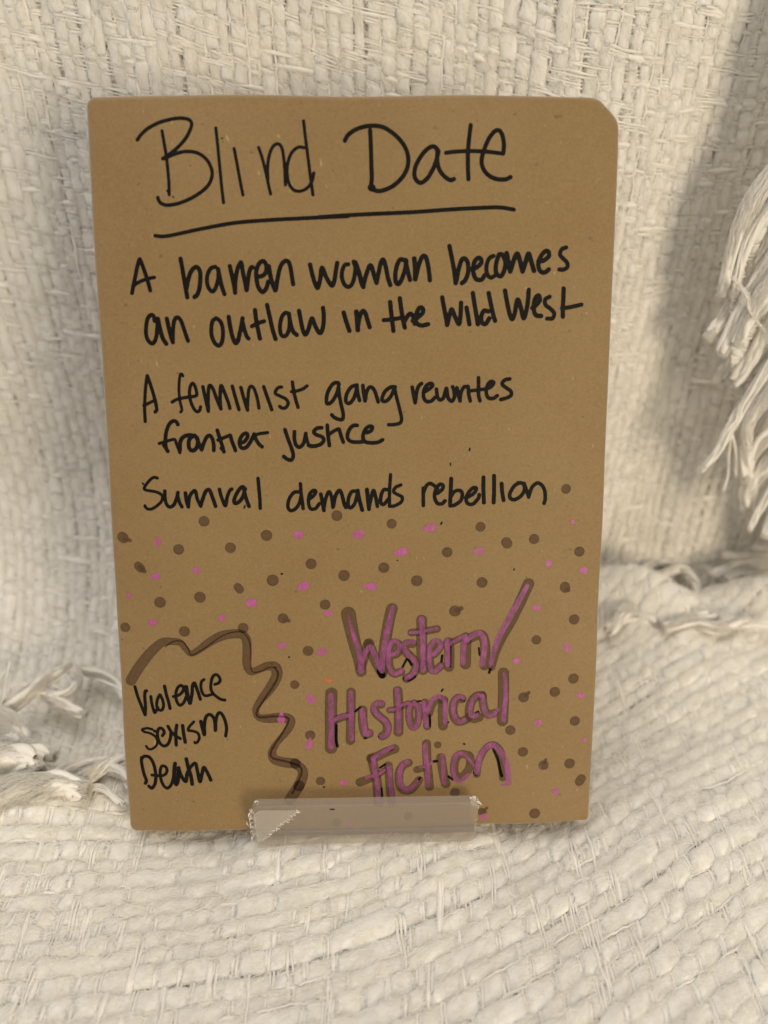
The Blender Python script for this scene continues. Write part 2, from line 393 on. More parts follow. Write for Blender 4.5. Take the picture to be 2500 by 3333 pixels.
  [(9.63,155.79,0.62),(9.92,152.96,0.62),(10.26,150.13,0.62),(10.5,148.13,0.62)],
  [(7.83,151,0.57),(10.01,151.17,0.57),(12.92,151.62,0.57)],
  [(12.29,156.8,0.62),(12.68,153.88,0.62),(13.17,151.05,0.62),(13.65,149.01,0.62)],
  [(13.51,150.57,0.62),(14.38,151.98,0.62),(15.25,152.68,0.62),(16.07,151.73,0.62),(16.42,149.98,0.62)],
  [(15.84,150.79,0.62),(17.29,151.72,0.62),(18.64,153.03,0.62),(18.49,154.21,0.62),(17.52,154.08,0.62),(16.8,152.2,0.62),(16.81,150.31,0.62),(18.27,149.49,0.62),(20.07,149.86,0.62)],
  [(23.94,156.99,0.62),(24.45,154.26,0.62),(25.06,151.42,0.62),(25.32,149.62,0.62)],
  [(25.46,149.91,0.62),(26.02,152.36,0.62),(26.59,153.77,0.62),(27.48,151.88,0.62),(28.58,149.88,0.62),(28.95,151.39,0.62),(29.11,153.75,0.62),(29.14,155.54,0.62)],
  [(30.66,154.21,0.62),(31.13,151.85,0.62),(31.5,149.81,0.63)],
  [(32.35,158.1,0.62),(32.77,155.61,0.62),(33.31,152.78,0.62),(33.84,149.79,0.63)],
  [(36.7,153.22,0.62),(35.48,153.37,0.62),(34.78,151.82,0.62),(35.05,150.16,0.63),(36.03,149.91,0.63),(36.98,151.33,0.62)],
  [(36.71,158.07,0.62),(37.39,155.1,0.62),(38.08,152.27,0.62),(38.6,150.7,0.63)],
  [(41.2,158.74,0.62),(41.75,156.01,0.62),(42.55,152.7,0.62),(43.32,151.13,0.63),(44.02,152.69,0.62),(44.43,155.52,0.62),(44.9,156.27,0.62),(45.69,154.1,0.62),(46.49,151.35,0.63),(47.17,153.14,0.62),(47.58,155.97,0.62),(47.74,158.92,0.62)],
  [(48.85,154.07,0.62),(49.81,154.77,0.62),(50.88,156.18,0.62),(50.46,157.45,0.62),(49.51,156.42,0.62),(49.24,154.07,0.62),(49.88,152.17,0.63),(51.35,151.92,0.63)],
  [(53.63,157.1,0.57),(52.43,156.4,0.57),(52.48,154.99,0.58),(53.98,153.79,0.58),(54.99,152.6,0.58),(54.55,151.28,0.58),(53.08,151.2,0.58)],
  [(57.45,159.28,0.62),(57.45,156.36,0.62),(57.39,154,0.62),(57.47,151.73,0.63)],
  [(57.14,154.01,0.58),(59.09,154.23,0.58),(61.27,154.68,0.58),(62.62,154.96,0.58)],
 ],
 'blurb_two': [
  [(-57.79,136.27,0.47),(-58.23,134.1,0.47),(-58.66,131.08,0.47),(-58.99,127.37,0.47),(-59.04,123.71,0.48)],
  [(-57.72,136.3,0.5),(-57.06,134.09,0.5),(-56.35,131.39,0.51),(-55.86,129.03,0.51),(-55.62,127,0.51),(-56.09,126.33,0.51)],
  [(-59.22,128.12,0.44),(-58.18,128.55,0.44),(-56.8,129.21,0.44),(-55.77,129.43,0.44)],
  [(-47.86,136.17,0.4),(-48.17,136.74,0.4),(-48.63,136.35,0.4),(-49.02,134.34,0.4),(-49.17,131.66,0.4),(-48.96,128.96,0.41),(-48.61,126.93,0.41),(-48.98,126.25,0.41)],
  [(-51.22,129.05,0.47),(-49.66,129.81,0.47),(-47.27,130.29,0.47),(-45.23,130.54,0.47)],
  [(-46.25,130.45,0.47),(-44.89,130.6,0.47),(-44.26,131.1,0.47),(-44.47,132.62,0.47),(-44.92,133.9,0.47),(-45.49,134.07,0.47),(-46.07,132.97,0.47),(-46.3,130.95,0.47),(-45.98,128.93,0.47),(-45.21,127.06,0.47),(-44.39,126.34,0.48),(-43.69,126.7,0.48),(-43.38,127.65,0.47)],
  [(-42.48,133.2,0.51),(-42.1,130.91,0.51),(-41.65,128.54,0.51),(-41.26,126.44,0.51)],
  [(-41.24,126.85,0.51),(-41.19,129.89,0.51),(-40.9,132.92,0.51),(-40.44,133.52,0.51),(-39.73,132.57,0.51),(-38.82,129.87,0.51),(-37.74,127.05,0.51)],
  [(-37.83,127.15,0.51),(-37.86,130.19,0.51),(-37.62,132.99,0.51),(-37.27,133.32,0.51),(-36.56,131.53,0.51),(-35.63,128.82,0.51),(-35.25,127.19,0.51)],
  [(-34.36,133.29,0.51),(-33.86,131.17,0.51),(-33.26,128.8,0.51),(-32.74,126.82,0.51)],
  [(-32,132.93,0.51),(-31.49,130.8,0.51),(-30.89,128.43,0.51),(-30.37,126.66,0.51)],
  [(-30.36,126.9,0.48),(-30.17,129.78,0.47),(-29.75,132.47,0.47),(-29.15,133.24,0.47),(-28.39,132.63,0.47),(-27.67,130.43,0.47),(-27.32,128.39,0.48),(-27.18,127.21,0.48)],
  [(-25.66,133.1,0.51),(-25.04,131.08,0.51),(-24.25,128.7,0.51),(-23.62,126.73,0.51)],
  [(-20.67,132.99,0.47),(-21.59,132.83,0.47),(-22.29,132.06,0.47),(-22.48,131.22,0.47),(-21.31,130.53,0.47),(-19.63,129.67,0.48),(-18.98,128.48,0.48),(-19.68,127.3,0.48),(-20.71,127.14,0.48),(-21.38,127.65,0.48)],
  [(-17.66,134.3,0.51),(-17.43,132.35,0.51),(-16.91,129.64,0.51),(-16.27,127.33,0.51)],
  [(-17.99,131.68,0.47),(-16.69,131.83,0.47),(-14.98,132.32,0.47),(-13.6,133.25,0.47)],
  [(-49.91,122.79,0.54),(-50.45,123.65,0.54),(-51.47,123.66,0.54),(-52.54,122.55,0.54),(-53.32,120.51,0.55),(-53.67,118.12,0.55),(-53.52,116.23,0.55),(-53.12,115.29,0.55)],
  [(-54.24,116.99,0.45),(-53.54,115.88,0.45)],
  [(-55.44,117.52,0.45),(-53.95,117.95,0.44),(-52.23,118.44,0.44),(-51.02,118.6,0.44),(-50.57,117.39,0.45),(-50.12,116.01,0.45),(-49.72,114.91,0.45)],
  [(-49.69,115.66,0.58),(-49.53,117.73,0.58),(-48.78,119.09,0.58),(-47.39,119.76,0.58),(-45.69,119.67,0.58)],
  [(-45.35,119.67,0.58),(-46.57,119.06,0.58),(-47.14,117.7,0.58),(-46.97,115.98,0.58),(-46.04,115.45,0.58),(-44.97,116.3,0.58),(-44.56,118.01,0.58),(-45.02,119.32,0.58)],
  [(-44.69,119.04,0.55),(-44.25,117.32,0.55),(-43.63,115.66,0.55)],
  [(-43.52,115.87,0.55),(-42.87,117.65,0.55),(-41.95,119.29,0.55),(-41.08,119.62,0.55),(-40.43,118.65,0.55),(-40.16,116.93,0.55),(-40.21,115.48,0.55)],
  [(-38.98,121.1,0.55),(-38.53,119.32,0.55),(-37.92,117.25,0.55),(-37.38,115.07,0.55)],
  [(-38.24,116.05,0.38),(-37.81,115.52,0.38)],
  [(-38.91,118.36,0.51),(-37.52,118.89,0.51),(-35.51,119.69,0.51)],
  [(-35.44,119.62,0.55),(-34.99,117.9,0.55),(-34.36,116.17,0.55),(-34.15,115.41,0.55)],
  [(-32.95,117.36,0.55),(-31.56,117.86,0.55),(-30.67,119.05,0.55),(-30.64,119.98,0.55),(-31.32,120.16,0.55),(-32.38,119.25,0.55),(-32.94,117.53,0.55),(-32.47,116.15,0.55),(-31.27,116.14,0.55),(-30.03,117.5,0.55),(-28.76,119.82,0.55)],
  [(-28.76,119.96,0.55),(-28.29,118.51,0.55),(-27.47,117.13,0.55),(-26.64,116.36,0.55)],
  [(-28.77,119.55,0.48),(-27.22,120.05,0.48),(-24.98,120.33,0.48)],
  [(-20.07,121.1,0.55),(-19.37,118.75,0.55),(-18.4,115.99,0.55),(-17.93,113.91,0.55),(-18.47,112.6,0.55),(-19.67,112.79,0.55),(-20.59,113.59,0.55)],
  [(-17.44,120.52,0.55),(-17.49,118.39,0.55),(-17.01,116.66,0.55),(-15.99,116.2,0.55),(-14.93,117.33,0.55),(-14.38,119.39,0.55),(-14.26,120,0.55)],
  [(-14.27,119.73,0.48),(-13.89,118,0.48),(-13.23,116.45,0.48),(-11.51,116.32,0.48)],
  [(-4.93,134.01,0.54),(-5.9,134.02,0.54),(-7.07,132.96,0.54),(-8.07,130.86,0.54),(-8.29,128.74,0.54),(-7.72,128.24,0.54),(-6.54,129.11,0.54),(-5.35,131.21,0.54),(-4.75,133.51,0.54)],
  [(-4.82,133.89,0.54),(-4.77,131.21,0.54),(-4.23,128.12,0.54),(-3.68,125.41,0.54),(-3.89,123.94,0.54),(-4.86,123.87,0.54),(-6.22,124.47,0.54),(-6.87,125.14,0.54)],
  [(-0.3,133.27,0.54),(-1.47,132.71,0.54),(-2.65,130.8,0.54),(-2.86,128.88,0.54),(-1.9,128.37,0.54),(-0.72,129.63,0.54),(0.08,131.93,0.54),(0.28,133.38,0.54)],
  [(0.2,133.27,0.54),(0.46,131.15,0.54),(0.95,129.11,0.54)],
  [(1.91,133.25,0.54),(2.13,131.14,0.54),(2.5,128.98,0.54)],
  [(2.58,129.4,0.54),(2.98,131.51,0.54),(3.84,132.77,0.54),(4.92,132.26,0.54),(5.69,130.33,0.54),(6.15,128.71,0.54)],
  [(10.94,132.78,0.54),(9.58,132.71,0.54),(8.03,131.46,0.54),(7.24,129.62,0.54),(7.63,128.85,0.54),(8.8,129.15,0.54),(9.97,130.67,0.54),(10.74,132.59,0.54)],
  [(10.74,132.59,0.5),(11.33,129.89,0.5),(12.11,126.79,0.51),(12.69,124.07,0.51),(12.3,122.79,0.51),(10.74,122.34,0.51),(9.06,122.28,0.51)],
  [(15.71,132.65,0.54),(15.99,131,0.54),(16.51,128.37,0.54)],
  [(16.58,128.68,0.54),(16.96,131.37,0.54),(17.54,133.02,0.54),(18.31,133.66,0.54)],
  [(19.49,131.54,0.54),(20.65,132.3,0.54),(21.42,133.17,0.54),(20.84,133.71,0.54),(19.68,133.07,0.54),(18.91,131.54,0.54),(18.92,129.81,0.54),(19.7,128.72,0.54),(21.07,128.83,0.54),(22.03,129.78,0.54)],
  [(22.48,132.09,0.54),(22.73,130.16,0.54),(23.4,129.15,0.54),(24.37,129.56,0.54),(24.94,131.29,0.54),(25.32,132.25,0.54),(25.74,129.74,0.54),(26.72,128.73,0.54),(27.49,129.72,0.54),(27.39,131.65,0.54),(26.99,132.73,0.54)],
  [(28.24,132.41,0.54),(28.65,130.48,0.54),(29.14,128.82,0.54)],
  [(29.14,129.32,0.54),(29.42,131.25,0.54),(30.18,132.59,0.54),(30.96,132.77,0.54)],
  [(31.35,132.77,0.54),(31.58,130.45,0.54),(31.99,128.79,0.54)],
  [(34.23,135.15,0.54),(34.27,133.12,0.54),(34.31,130.43,0.54),(34.73,128.8,0.54)],
  [(32.15,131.6,0.5),(34.09,131.78,0.5),(36.43,132.14,0.5)],
  [(36.24,131.95,0.54),(37.78,132.7,0.54),(38.54,133.77,0.54),(37.75,134.12,0.54),(36.8,133.1,0.54),(36.45,131.18,0.54),(37.06,129.63,0.54),(38.43,129.42,0.54),(39.59,130.18,0.54)],
  [(43,134.8,0.54),(41.64,134.51,0.54),(40.89,133.44,0.54),(41.88,132.47,0.54),(43.27,131.49,0.54),(43.5,130.33,0.54),(42.34,129.57,0.54),(40.59,129.09,0.54)],
  [(-9.76,121.59,0.55),(-11.13,121.42,0.55),(-12,120.45,0.55),(-11.35,119.66,0.55),(-9.8,119.06,0.55),(-9.23,118.08,0.55),(-10.23,116.91,0.55),(-12,116.46,0.55),(-13.56,116.64,0.55)],
  [(-8.19,122.28,0.55),(-8.04,119.63,0.55),(-7.69,116.57,0.55)],
  [(-8.04,119.43,0.51),(-6.46,120.58,0.51),(-5.09,121.23,0.51)],
  [(-4.89,121.15,0.55),(-4.33,119.19,0.55),(-3.76,117.5,0.55)],
  [(0.19,122.19,0.55),(-0.98,122.08,0.55),(-2.17,120.73,0.55),(-2.58,118.78,0.55),(-1.61,117.68,0.55),(0.15,117.46,0.55),(1.8,117.56,0.55)],
  [(2.91,120.09,0.55),(4.09,120.66,0.55),(4.48,121.63,0.55),(3.7,121.91,0.55),(2.53,121.07,0.55),(1.81,119.12,0.55),(2.31,117.63,0.55),(4.07,117.22,0.55),(6.03,117.39,0.55),(7.33,118.04,0.55)],
 ],
 'blurb_three': [
  [(-56.48,107.71,0.44),(-57.38,107.95,0.44),(-58.69,107.11,0.44),(-60.06,105.46,0.44),(-60.36,104.54,0.44),(-59.21,104.16,0.44),(-57.04,103.76,0.44),(-55.44,102.81,0.44),(-55.51,101.32,0.44),(-56.67,100.03,0.44),(-58.38,98.93,0.44),(-59.67,98.83,0.44),(-60.37,99.44,0.44),(-60.46,99.81,0.44)],
  [(-54.54,104.02,0.52),(-54.58,101.68,0.52),(-54.11,99.99,0.52),(-53.22,99.42,0.52),(-52.09,100.15,0.52),(-51.27,102.01,0.52),(-50.83,103.56,0.52)],
  [(-51.03,103.12,0.52),(-50.59,100.88,0.52),(-49.92,99.45,0.52)],
  [(-48.72,103.39,0.55),(-48.55,101.23,0.55),(-48.08,99.43,0.56)],
  [(-48.07,99.72,0.52),(-47.59,102.33,0.52),(-46.61,103.73,0.52),(-45.87,103.91,0.52),(-45.42,101.56,0.52),(-44.58,99.6,0.52)],
  [(-44.58,99.68,0.56),(-43.95,101.54,0.56),(-42.95,103.83,0.55),(-41.94,104.23,0.55),(-41.17,102.25,0.55),(-40.36,99.55,0.56)],
  [(-39.08,104.38,0.52),(-38.61,102.21,0.52),(-37.6,99.66,0.52),(-36.95,102.19,0.52),(-36.16,103.97,0.52),(-35.56,104.41,0.52)],
  [(-31.74,104.36,0.55),(-32.46,105.04,0.55),(-33.39,104.38,0.55),(-34.56,102.53,0.56),(-35.09,100.86,0.56),(-34.63,100.29,0.56),(-33.51,100.84,0.56),(-32.35,102.51,0.56),(-31.93,104.29,0.55)],
  [(-32.12,103.99,0.55),(-31.64,101.75,0.56),(-30.87,99.42,0.56)],
  [(-28.06,107.39,0.52),(-27.89,104.31,0.52),(-27.72,101.33,0.52),(-27.71,98.82,0.52)],
  [(-16.69,103.42,0.52),(-17.99,103.25,0.52),(-19.31,101.59,0.52),(-19.84,99.35,0.52),(-19.21,98.1,0.52),(-17.91,98.38,0.52),(-16.58,100.06,0.52),(-15.98,102.29,0.52)],
  [(-16.1,105.76,0.52),(-15.97,103.04,0.52),(-15.65,100.42,0.52),(-15.5,98.62,0.52)],
  [(-13.97,101.14,0.52),(-12.48,102.25,0.52),(-11.79,103.43,0.52),(-12.45,103.81,0.52),(-13.58,102.64,0.52),(-13.91,100.4,0.52),(-13.39,98.59,0.52),(-11.99,98.57,0.52),(-10.86,99.98,0.52)],
  [(-10.37,102.71,0.56),(-9.93,100.34,0.56),(-9.59,98.01,0.56)],
  [(-9.58,98.46,0.52),(-8.99,101.45,0.52),(-8.03,103.38,0.52),(-7.32,101.81,0.52),(-6.99,98.88,0.52)],
  [(-6.87,99.18,0.56),(-6.21,102.17,0.56),(-5.08,103.72,0.56),(-4.36,102.52,0.56),(-3.76,99.89,0.56),(-3.29,98.83,0.56)],
  [(-0.25,103.51,0.54),(-1.59,103.3,0.54),(-2.51,101.36,0.54),(-2.58,99.31,0.54),(-1.86,98.71,0.54),(-0.73,99.97,0.54),(-0.03,102.46,0.54),(0.2,103.68,0.54)],
  [(0.11,103.5,0.59),(0.63,100.86,0.59),(1.37,98.02,0.59)],
  [(2.76,103.92,0.59),(3.01,101.28,0.59),(3.31,98.27,0.59)],
  [(3.31,98.64,0.54),(4.1,102.18,0.54),(4.69,103.62,0.54),(5.26,101.71,0.54),(5.7,99.06,0.54)],
  [(8.51,103.85,0.54),(7.52,103.77,0.54),(6.79,102.14,0.54),(6.7,100.1,0.54),(7.6,99.63,0.54),(8.95,101.21,0.54)],
  [(9.54,108.13,0.49),(9.32,105.29,0.5),(9.18,102.11,0.5),(9.17,99.02,0.5)],
  [(12.46,105.16,0.5),(10.98,104.5,0.5),(10.39,103.23,0.5),(11.65,102.31,0.5),(12.82,101.61,0.5),(12.55,100.25,0.5),(10.75,99.18,0.5),(9.4,99.01,0.5)],
  [(18.84,104.17,0.54),(18.86,101.53,0.54),(18.87,99.16,0.55)],
  [(18.94,102.9,0.54),(19.74,104.84,0.54),(20.86,105.5,0.54),(22.21,104.67,0.54),(22.89,103.98,0.54)],
  [(22.9,102.62,0.54),(24.25,103.74,0.54),(24.51,104.87,0.54),(23.56,105.2,0.54),(22.44,103.76,0.54),(22.1,101.49,0.54),(22.93,99.75,0.55),(24.28,99.64,0.55),(25.09,100.45,0.54)],
  [(26.82,106.79,0.59),(26.72,103.71,0.59),(26.54,99.52,0.59)],
  [(26.61,101.43,0.54),(27.86,103.15,0.54),(29.43,103.35,0.54),(30.03,102.3,0.54),(29.61,100.48,0.55),(27.9,99.22,0.55),(26.55,98.97,0.55)],
  [(31.49,101.37,0.54),(33.28,102.48,0.54),(34.07,103.84,0.54),(33.25,104.17,0.54),(31.92,102.96,0.54),(31.13,101.14,0.54),(31.61,99.63,0.55),(33.1,99.43,0.55),(34.66,101.1,0.55),(34.87,102.14,0.54)],
  [(36.04,107.12,0.59),(36.06,103.59,0.59),(36.26,99.84,0.59)],
  [(39.05,107.54,0.59),(39.13,103.55,0.59),(39.07,99.81,0.59)],
  [(41.26,105.25,0.59),(41.5,102.61,0.59),(41.91,100.46,0.59)],
  [(46.54,105.5,0.54),(44.98,104.61,0.54),(43.76,102.58,0.55),(43.8,101.07,0.55),(45.08,100.6,0.55),(46.86,101.62,0.55),(47.86,103.43,0.54),(47.45,105.17,0.54),(45.95,105.46,0.54)],
  [(47.67,105.26,0.54),(48.4,103.43,0.54),(49.14,101.32,0.55)],
  [(49.14,101.37,0.55),(49.97,104,0.54),(51.51,105.34,0.54),(52.89,104.64,0.54),(53.76,102.9,0.55),(53.92,100.62,0.55),(53.64,99.43,0.55)],
 ],
 'warning': [
  [(-66.51,45.41,0.49),(-65.9,42.56,0.49),(-64.92,39.5,0.49),(-64.01,36.67,0.49)],
  [(-63.92,36.66,0.51),(-63.7,39.07,0.51),(-63.73,42.12,0.51),(-63.54,43.9,0.51),(-63.11,44.19,0.51)],
  [(-61.9,42.45,0.47),(-61.72,40.25,0.47),(-61.26,38,0.47),(-60.91,37.42,0.47),(-59.97,39,0.47)],
  [(-59.2,43,0.47),(-60,41.44,0.47),(-60.28,39.61,0.47),(-59.81,38.38,0.47),(-58.86,38.2,0.47),(-58.27,39.37,0.47),(-58.34,41,0.47),(-58.92,42.8,0.47)],
  [(-57.64,45.68,0.51),(-57.2,43.01,0.51),(-56.64,40.56,0.51),(-56.34,38.76,0.51)],
  [(-55.18,42.46,0.47),(-53.47,42.94,0.47),(-52.28,44.13,0.47),(-52.03,45.3,0.47),(-52.77,45.92,0.47),(-53.76,45.17,0.47),(-54.37,43.36,0.47),(-54.28,41.12,0.47),(-53.43,39.72,0.47),(-52.25,40.48,0.47),(-51.4,42.29,0.47)],
  [(-51.26,45.42,0.67),(-50.99,42.89,0.67),(-50.33,40.48,0.67)],
  [(-50.24,40.48,0.51),(-49.66,42.86,0.51),(-49.34,45.69,0.51),(-48.73,46.65,0.51),(-48.22,45.27,0.51),(-47.63,43.23,0.51),(-47.22,41.56,0.51)],
  [(-45.87,47.7,0.45),(-46.62,47.01,0.45),(-46.88,45.24,0.45),(-46.39,43.21,0.45),(-45.46,42.62,0.45),(-43.91,42.96,0.45)],
  [(-42.74,46.11,0.47),(-41.67,46.56,0.47),(-41.1,47.52,0.47),(-41.78,48.94,0.47),(-42.73,49.06,0.47),(-43.59,47.8,0.47),(-43.97,45.39,0.47),(-43.65,43.76,0.47),(-42.41,42.32,0.47),(-41.1,41.42,0.47),(-40,41.18,0.47)],
  [(-62.04,32.06,0.4),(-63.56,32.4,0.4),(-65.09,31.92,0.4),(-64.58,31.27,0.4),(-62.69,30.78,0.4),(-61.2,29.72,0.4),(-60.7,28.26,0.4),(-61.15,26.82,0.4),(-62.36,25.85,0.4),(-63.52,25.77,0.4),(-64.17,26.68,0.4)],
  [(-59.06,30.13,0.5),(-58.48,31.11,0.5),(-58.96,32.27,0.5),(-59.91,32.37,0.5),(-60.51,31.15,0.5),(-60.42,29.08,0.5),(-59.73,27.41,0.5),(-58.64,26.81,0.5),(-57.45,27.57,0.5),(-56.69,29.42,0.5),(-56.52,30.86,0.5)],
  [(-61.4,31.52,0.46),(-60.54,31.35,0.46)],
  [(-57.25,33.1,0.5),(-56.31,31.27,0.5),(-55.02,30.01,0.5),(-53.75,29.19,0.5)],
  [(-54.58,33.46,0.52),(-54.96,31.45,0.52),(-55.07,28.97,0.52),(-55.06,27.15,0.52)],
  [(-52.85,33.32,0.54),(-52.67,30.78,0.54),(-52.31,28.05,0.54)],
  [(-49.47,34.48,0.44),(-50.81,33.01,0.44),(-51.24,31.83,0.44),(-49.94,31.59,0.44),(-48.43,30.9,0.44),(-48.04,29.45,0.44),(-48.54,28.22,0.44),(-49.2,27.76,0.44),(-49.48,27.99,0.44)],
  [(-47.37,34.54,0.58),(-46.93,32.32,0.58),(-46.52,30.41,0.58)],
  [(-46.41,30.66,0.52),(-46.36,33.33,0.52),(-45.88,35.75,0.52),(-44.92,36.73,0.52),(-43.98,36.32,0.52),(-43.27,34.71,0.52),(-43.19,31.66,0.52)],
  [(-43.09,31.83,0.5),(-42.88,34.7,0.5),(-42.22,36.9,0.5),(-41.26,37.07,0.5),(-40.22,34.85,0.5),(-39.84,32.17,0.5),(-40.17,29.87,0.5)],
  [(-65.8,22.93,0.52),(-65.88,21.31,0.52),(-65.47,18.16,0.52),(-64.81,15.83,0.53),(-64.79,15.2,0.53),(-65.13,14.62,0.53)],
  [(-65.71,22.72,0.52),(-65,23.33,0.52),(-63.65,23.3,0.52),(-62.56,21.86,0.52),(-61.94,19.55,0.52),(-61.79,16.82,0.53),(-62.2,14.51,0.53),(-63.2,13.1,0.53),(-64.1,13.71,0.53)],
  [(-62.95,17.37,0.48),(-61.05,17.22,0.48),(-59.29,17.4,0.48),(-58.3,18.63,0.48),(-58.58,20.06,0.48),(-59.73,20.3,0.48),(-60.36,18.68,0.48),(-60.29,16.16,0.49),(-59.46,13.86,0.49),(-58.33,13.21,0.49),(-57.09,14.61,0.49),(-56.17,17.75,0.48)],
  [(-55.72,21.19,0.6),(-56.07,19.01,0.61),(-56.19,16.49,0.61),(-55.74,14.42,0.61),(-55.09,15.83,0.61),(-54.71,19.77,0.61)],
  [(-54.71,19.77,0.56),(-54.05,17.28,0.57),(-52.77,15.4,0.57),(-52.27,17.88,0.57)],
  [(-52.26,22.65,0.58),(-51.79,19.96,0.58),(-51.13,17.22,0.59),(-50.86,14.52,0.59)],
  [(-52.06,18.29,0.55),(-51.01,20.15,0.54),(-49.6,21.23,0.54),(-49.12,18.86,0.55),(-48.49,15.31,0.55),(-47.81,17.57,0.55),(-47.14,19.86,0.54),(-46.22,18.38,0.55),(-45.19,15.77,0.55)],
 ],
 'border': [
  [(-67.61,47.32,1.61),(-65.69,50.39,1.6),(-63.17,53.84,1.56),(-60.28,57.06,1.43),(-57.45,59.26,1.27),(-54.72,59.5,1.11),(-52.4,59.17,1.03),(-51.11,57.72,0.96),(-49.44,55.73,0.88),(-47.06,56.83,1.04),(-43.85,59.14,1.28),(-40.28,61,1.43),(-36.76,61.63,1.39),(-34.04,61.3,1.35),(-32.93,59.44,1.36),(-32.97,55.76,1.28),(-33.23,52.48,1.13),(-32.25,49.98,1.05),(-30.08,50.44,1.13),(-27.3,51.55,1.29),(-24.95,51.3,1.61),(-24.29,49.42,1.61),(-25.06,46.95,1.62),(-27.11,43.86,1.46),(-29.57,40.77,1.14),(-30.91,38.07,1.02),(-30.3,35.74,1.06),(-27.74,35.19,1.39),(-24.16,35.41,1.56),(-21.07,34.93,1.48),(-20.84,33.02,1.31),(-22.49,30.29,1.07),(-24.96,27.36,0.99),(-26.51,24.39,1.24),(-25.89,22.23,1.49),(-23.31,21.19,1.58),(-19.71,20.68,1.66)],
  [(-19.71,20.68,1.5),(-17.74,18.83,1.5),(-17.46,16.66,1.59),(-18.65,13.42,1.68)],
  [(-18.65,13.42,1.68),(-21.58,8.9,1.69)],
 ],
 'border_second': [
  [(-56.74,57.82,0.2),(-55.13,59.1,0.2),(-53.16,59.67,0.2),(-51.43,59.28,0.2),(-50.15,57.29,0.2),(-49.26,55.31,0.2),(-47.08,56.22,0.2),(-44.28,58.09,0.2),(-40.28,60.88,0.2),(-36.74,62.16,0.2),(-34.02,61.99,0.2),(-32.52,60.25,0.2),(-31.76,56.97,0.2),(-31.89,52.87,0.2),(-31.47,49.89,0.2),(-28.91,50.13,0.2),(-26.52,51.2,0.2),(-24.76,51.09,0.2)],
  [(-24.76,51.09,0.32),(-24.02,49,0.32),(-25.08,46.12,0.32),(-28.37,41.17,0.33),(-30.65,37.44,0.33),(-29.91,35.65,0.33),(-25.74,35.86,0.33),(-21.78,35.49,0.33),(-21.42,33.88,0.33),(-23.5,30.1,0.33),(-26.62,25.04,0.33),(-26.48,22.68,0.33),(-22.1,21.29,0.33),(-18.32,19.7,0.33),(-17.97,17.1,0.33),(-20.72,11.07,0.34)],
 ],
 'genre_black': [
  [(12.5,50.04,0.36),(14.03,53.12,0.36)],
  [(14.47,53.11,0.4),(15.46,51.37,0.4)],
  [(13.38,47.14,0.59),(14.71,46.77,0.59),(16.25,47.78,0.59)],
  [(6.13,49.58,0.99),(6.78,48.18,0.99)],
  [(24.56,54.08,0.4),(24.36,52.24,0.4)],
  [(38.57,48.56,0.39),(39.06,50.35,0.39)],
  [(27.05,56.89,0.26),(27.02,50.57,0.26)],
  [(35.4,56.31,0.3),(35.64,54.13,0.3)],
  [(-1.34,37.04,0.37),(0.16,38.28,0.37)],
  [(-7.07,32.71,0.45),(-7.17,28.03,0.46),(-6.85,25.99,0.46)],
  [(1.29,28.39,0.33),(1.89,28.48,0.33)],
  [(5.7,28.73,0.33),(6.3,28.29,0.33)],
  [(15.7,39.66,0.29),(18.29,40.03,0.29)],
  [(21.01,35.27,0.3),(21.04,31.91,0.31)],
  [(30.14,40.34,0.3),(31.2,39.87,0.3)],
  [(34.64,35.9,0.3),(35.48,36.44,0.3),(35.6,35.66,0.3)],
  [(26.21,32.93,0.31),(26.53,33.15,0.31)],
  [(5.96,18.83,0.35),(7.47,19.88,0.35)],
  [(16.92,13.88,0.35),(18.1,15.31,0.35)],
  [(9,24.34,0.35),(9.83,24.86,0.35)],
  [(6.36,12.11,0.28),(6.6,9,0.28)],
  [(22.12,20.65,0.35),(22.96,20.81,0.35)],
  [(34.47,16.78,0.41),(35.21,15.99,0.41)],
  [(40.29,24.17,0.45),(41.61,20.88,0.45),(42.41,17.39,0.45),(42.99,15.44,0.45)],
  [(26.73,15.6,0.41),(28,14.6,0.41)],
  [(22.36,20.51,0.37),(23.26,20.68,0.37)],
 ],
 'genre_outline': [
  [(-3.01,67.27,2.16),(-2.29,63.2,2.04),(-1.25,58.19,1.89),(0.01,53.14,1.75),(0.53,49.45,1.62)],
  [(0.54,50.83,1.48),(1.56,54.49,1.48),(2.67,57.89,1.47)],
  [(2.89,58.12,1.61),(4.61,53.29,1.57),(6.79,48.76,1.53)],
  [(6.79,49.8,1.71),(7.69,58.03,1.7),(9.01,65.72,1.68),(9.78,68.67,1.68)],
  [(9.21,54.58,1.3),(10.96,54.78,1.3),(12.06,56.59,1.3),(11.4,57.97,1.29),(10.09,58.22,1.29),(9.22,57.09,1.3),(8.77,54.36,1.3),(8.99,50.68,1.3),(10.3,48.81,1.31),(12.28,49.24,1.31)],
  [(15.77,57.89,1.34),(14.24,57.92,1.34),(13.26,57.02,1.34),(13.59,55.65,1.34),(14.91,54.25,1.35),(16.45,52.39,1.35),(16.79,50.54,1.35),(15.8,48.25,1.35),(14.04,47.12,1.36)],
  [(18.47,65.11,1.6),(18.49,61.03,1.6),(18.52,55.33,1.61),(18.88,49.81,1.62)],
  [(15.44,61.31,1.16),(17.94,61.49,1.16),(20.78,61.9,1.16),(22.96,62.32,1.16)],
  [(22.14,54.58,1.26),(23.23,55.71,1.26),(23.88,57.3,1.25),(22.99,58.22,1.25),(21.9,57.79,1.25),(21.04,55.97,1.25),(20.84,53,1.26),(21.3,50.23,1.26),(22.4,49.51,1.26),(24.15,50.87,1.26)],
  [(26.41,58.21,1.53),(26.66,54.94,1.54),(26.6,50.58,1.54)],
